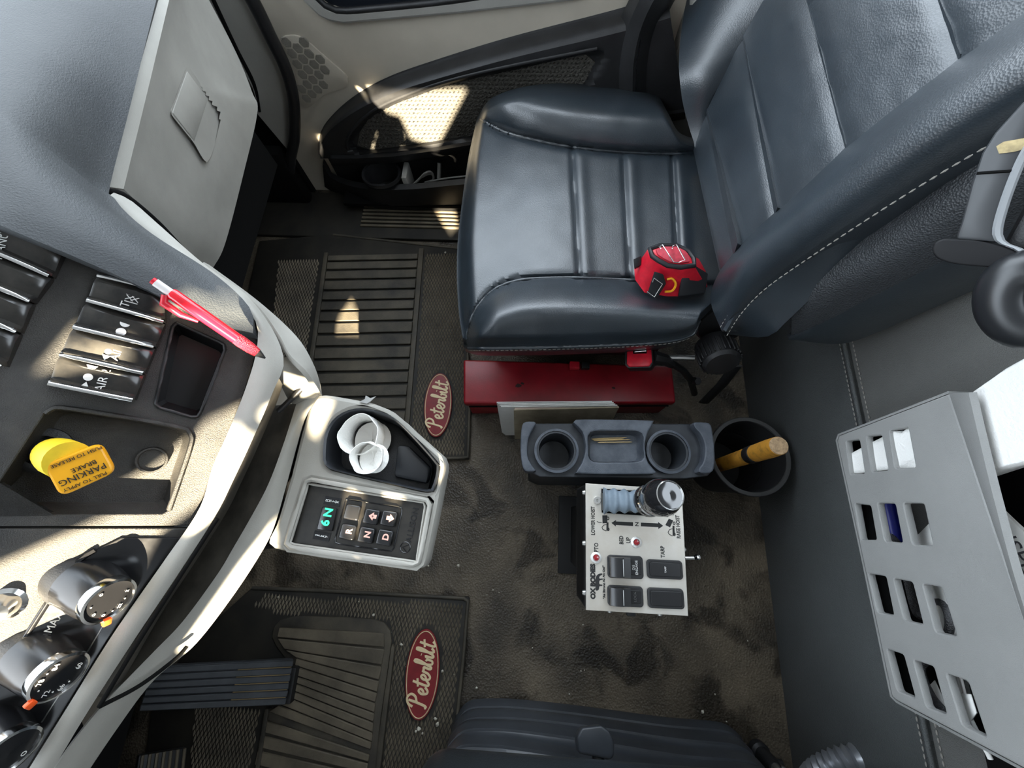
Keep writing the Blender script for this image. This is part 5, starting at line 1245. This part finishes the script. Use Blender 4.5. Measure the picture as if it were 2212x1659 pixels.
tube_o = tube('marker_pen', [PX(1916, 1080, .55), PX(1922, 1110, .55), PX(1934, 1165, .55), PX(1945, 1215, .55)], .010, BLUE, None, n=14)
tag(tube_o, 'blue plastic marker seen through a slot of the map pocket', 'marker')
cbp = cr([PX(1905, 1140, .545), PX(1945, 1185, .540), PX(1962, 1260, .545), PX(1985, 1330, .542), PX(2030, 1300, .535), PX(2052, 1345, .53), PX(2030, 1410, .535), PX(1990, 1440, .54), PX(2010, 1500, .535), PX(2040, 1540, .535), PX(1960, 1480, .545), PX(1925, 1440, .55)], 90)
tag(tube('braided_cable', cbp, .0048, BRAID, None, n=10), 'grey braided cable coiled inside the map pocket', 'cable')
fk = thing('plastic_fork', 'white plastic fork inside the map pocket', 'fork', PX(2085, 1500, .525))
for k in range(4):
    tube('tine', [PX(2050 + k * 8, 1448 + k * 3, .522), PX(2062 + k * 8, 1500 + k * 2, .522)], .0016, PAPER, fk, n=6)
slab('fork_head', [(2060, 1495), (2100, 1500), (2112, 1540), (2098, 1560), (2078, 1545)], .522, .0016, PAPER, fk, .0004, 1)
tube('fork_stem', [PX(2095, 1550, .522), PX(2140, 1640, .53)], .0025, PAPER, fk, n=6)
# ================================================================== headset hanging beside the backrest
hs = thing('headset', 'grey and black plastic headset hanging in front of the folded armrest', 'headset', PX(2150, 600, .36))
HN = (CAM - (CAM + ray(2120, 480).normalized() * .52)).normalized(); HP = CAM + ray(2120, 480).normalized() * .52
def Hh(px, py, h=0): return PN(px, py, HP + HN * h, HN)
HG = mat('headset_grey', (.045, .047, .050), .42, var=.1); HGL = mat('headset_light_edge', (.28, .29, .30), .4)
prism('band', [Hh(*p) for p in ((2064, 518), (2078, 478), (2100, 395), (2122, 330), (2150, 286), (2210, 220), (2280, 170), (2300, 230), (2230, 300), (2196, 372), (2168, 440), (2154, 500), (2158, 525))], -HN * .012, HG, hs, bevel=.003)
gridmesh('band_edge', [[Hh(q.x + dx, q.y, h) for q in cr([(2255, 268, 0), (2212, 335, 0), (2180, 410, 0), (2158, 480, 0), (2156, 512, 0), (2172, 528, 0), (2196, 536, 0), (2230, 560, 0)], 26)] for dx, h in ((-12, .001), (-6, .004), (6, .003), (12, -.004))], HGL, hs, thick=.002)
tube('joint_line', [Hh(2110, 374, .0005), Hh(2200, 368, .0005)], .0012, DEEP, hs, n=5)
prism('sticker', [Hh(*p, .0012) for p in ((2152, 316), (2168, 306), (2214, 298), (2240, 296), (2228, 318), (2190, 328), (2158, 332))], -HN * .001, mat('peeling_label', (.42, .33, .17), .6, var=.3, vs_=120), hs, smooth=False)
ft = [(p.x, p.y) for p in cr([(2060, 517, 0), (2030, 518, 0), (2014, 534, 0), (2022, 556, 0), (2060, 570, 0), (2130, 577, 0), (2190, 580, 0), (2230, 584, 0), (2220, 558, 0), (2190, 542, 0), (2158, 530, 0), (2110, 520, 0)], 44, True)]
prism('flared_foot', [Hh(*p, .004) for p in ft], -HN * .022, mat('matte_black', (.010, .010, .011), .6, spec=.25), hs, bevel=.005, seg=3)
tube('ear_cushion', [Hh(2222 + 58 * math.cos(a) * 1.0, 648 + 62 * math.sin(a), .004) for a in [k * math.pi / 18 for k in range(36)]], .0165, FOAM, hs, n=14, closed=True)
prism('ear_cup', [Hh(2222 + 50 * math.cos(a), 648 + 52 * math.sin(a), -.006) for a in [k * math.pi / 14 for k in range(28)]], -HN * .02, BLACK, hs, bevel=.002)
prism('ear_shell', [Hh(*p, -.012) for p in ((2160, 545), (2240, 400), (2330, 380), (2330, 600), (2230, 600), (2170, 590))], -HN * .02, BLACK, hs, bevel=.006)
# ================================================================== driver's seat at the bottom of the frame
ds = thing('driver_seat', "driver's air-ride seat with black ribbed bellows around its base", 'seat', P(1300, 1700, 0))
ol = [P(*p, .02) for p in ((984, 1548), (1012, 1520), (1060, 1515), (1120, 1517), (1220, 1527), (1320, 1540), (1440, 1556), (1540, 1564), (1576, 1572), (1602, 1592))]
x0, x1 = ol[0].x, ol[-1].x; yb = -.92
loop = cr([(p.x, p.y, 0) for p in ol], 50) + [V((x1 + .015, ol[-1].y - .08, 0)), V((x1 + .015, yb, 0)), V((x0 - .015, yb, 0)), V((x0 - .012, ol[0].y - .08, 0))]
cl_ = V(((x0 + x1) / 2, -.7, 0))
rows = []
NR = 6
for k in range(NR):
    for f, dz in ((.0, .0), (.0, .012), (.010, .030), (.075, .036), (.075, .038), (.010, .041)):
        z = .004 + k * .044 + dz
        rows.append([V((p.x, p.y, z)).lerp(V((cl_.x, cl_.y, z)), f + .006 * k * 0) + V((0, -.004 * k + .012 * math.sin(6 * p.x + 1.1 * k) * (k / NR), .012 * math.sin(5 * p.x + .8) * (k / NR))) for p in loop])
BEL = mat('bellows_rubber', (.045, .050, .058), .38, var=.2, vs_=9, spec=.6, rvar=.06)
gridmesh('bellows', rows, BEL, ds, cu=True, caps=True, auto=60)
cy = P(1150, 1646, .37).y
xl = P(912, 1652, .37).x
box('seat_cushion', ((xl + x1) / 2 + .01, cy - .15, .405), (x1 + .02 - xl, .32, .12), LEATHER, ds, bevel=.035, seg=4)
tube('cushion_piping', [V((xl + .02, cy + .002, .372)), V((x1 + .0, cy + .002, .372))], .004, LEATHER, ds)
# height lever with strap
hv = [P(*p, .29) for p in ((1246, 1592), (1256, 1572), (1300, 1566), (1318, 1580), (1327, 1600), (1328, 1632), (1320, 1642), (1250, 1628))]
lv = prism('height_lever', hv, (0, -.012, -.035), BEL, ds, bevel=.006, seg=3)
tube('lever_strap', [P(1292, 1632, .27), P(1294, 1680, .28), P(1296, 1720, .29)], .010, BLACK, ds, n=10)
# air fitting and corrugated hose
af = thing('air_fitting', 'small metal air valve fittings on the floor beside the driver seat', 'valve', P(1650, 1630, 0))
lathe('valve_body', [(.0, .07), (.012, .068), (.015, .05), (.015, .02), (.020, .015), (.020, 0)], P(1636, 1620, 0), (0, 0, 1), DARKMETAL, af, n=16)
lathe('valve_cap', [(0, .082), (.007, .080), (.009, .070), (.010, .066)], P(1636, 1620, 0), (0, 0, 1), STEEL, af, n=10)
lathe('nipple', [(0, .10), (.003, .098), (.004, .07), (.007, .068), (.008, .04), (.011, .038), (.011, 0)], P(1668, 1650, 0), (.05, .05, 1), STEEL, af, n=12)
tube('valve_bracket', [P(1615, 1650, .01), P(1690, 1652, .01)], .010, DARKMETAL, af)
hp_ = cr([P(x + 40, y + 6, z) for x, y, z in ((1690, 1740, .10), (1720, 1676, .16), (1768, 1645, .19), (1815, 1636, .20), (1860, 1648, .19), (1900, 1690, .15), (1920, 1750, .10))], 160)
tag(tube('corrugated_hose', hp_, [.021 + .0028 * math.cos(k * math.pi * 2 / 4) for k in range(161)], mat('hose_metal', (.30, .31, .33), .32, .7), None, n=16), 'silver corrugated hose looping by the rear wall', 'hose')
# crumbs and grit on the floor
verts, faces = [], []
def crumb(px, py, r, z=.002):
    c = P(px, py, z); k = len(verts)
    for a in range(6): verts.append(c + V((math.cos(a * 1.05) * r * random.uniform(.6, 1.2), math.sin(a * 1.05) * r * random.uniform(.6, 1.2), -.001)))
    verts.append(c + V((random.uniform(-.3, .3) * r, random.uniform(-.3, .3) * r, r * .9)))
    for a in range(6): faces.append((k + a, k + (a + 1) % 6, k + 6))
for px, py, r in ((1518, 1538, .005), (1230, 1500, .002), (990, 1222, .004), (925, 1223, .003), (945, 1565, .005), (940, 1553, .004), (905, 1575, .005), (898, 1580, .004), (912, 1585, .003), (867, 1393, .004), (1065, 1275, .002), (1030, 1487, .003), (1255, 1450, .002), (955, 1450, .003), (1078, 1280, .002), (1545, 1500, .002), (1035, 943, .003), (996, 1063, .002), (1260, 1350, .002), (1616, 1385, .002), (806, 1329, .004), (962, 545, .004), (1570, 1560, .002), (737, 800, .002), (775, 1300, .002), (600, 1290, .002), (1150, 1400, .002)):
    crumb(px, py, r, .017 if px < 1010 else .002)
for _ in range(90):
    x, y = random.uniform(600, 1650), random.uniform(900, 1500); crumb(x, y, random.uniform(.0006, .0013), .016 if x < 1010 and (y > 1290 or y < 990) else .0015)
cr_o = mk('crumbs', verts, faces, CRUMB, None, smooth=False); stuff(cr_o); tag(cr_o, 'pale crumbs and grit scattered over the dark floor', 'crumbs')
# torn foil scrap beside the console
sc2 = slab('foil_scrap', [(776, 866), (790, 856), (804, 852), (812, 862), (800, 866), (790, 872)], -.30, .0006, STEEL, None, .002, 3) if False else prism('foil_scrap', [P(*p, CZ + .001) for p in ((776, 868), (788, 862), (790, 854), (800, 860), (812, 856), (800, 867), (792, 872))], (0, 0, -.001), STEEL, None, smooth=False)
tag(sc2, 'small torn foil scrap stuck to the console edge', 'scrap')
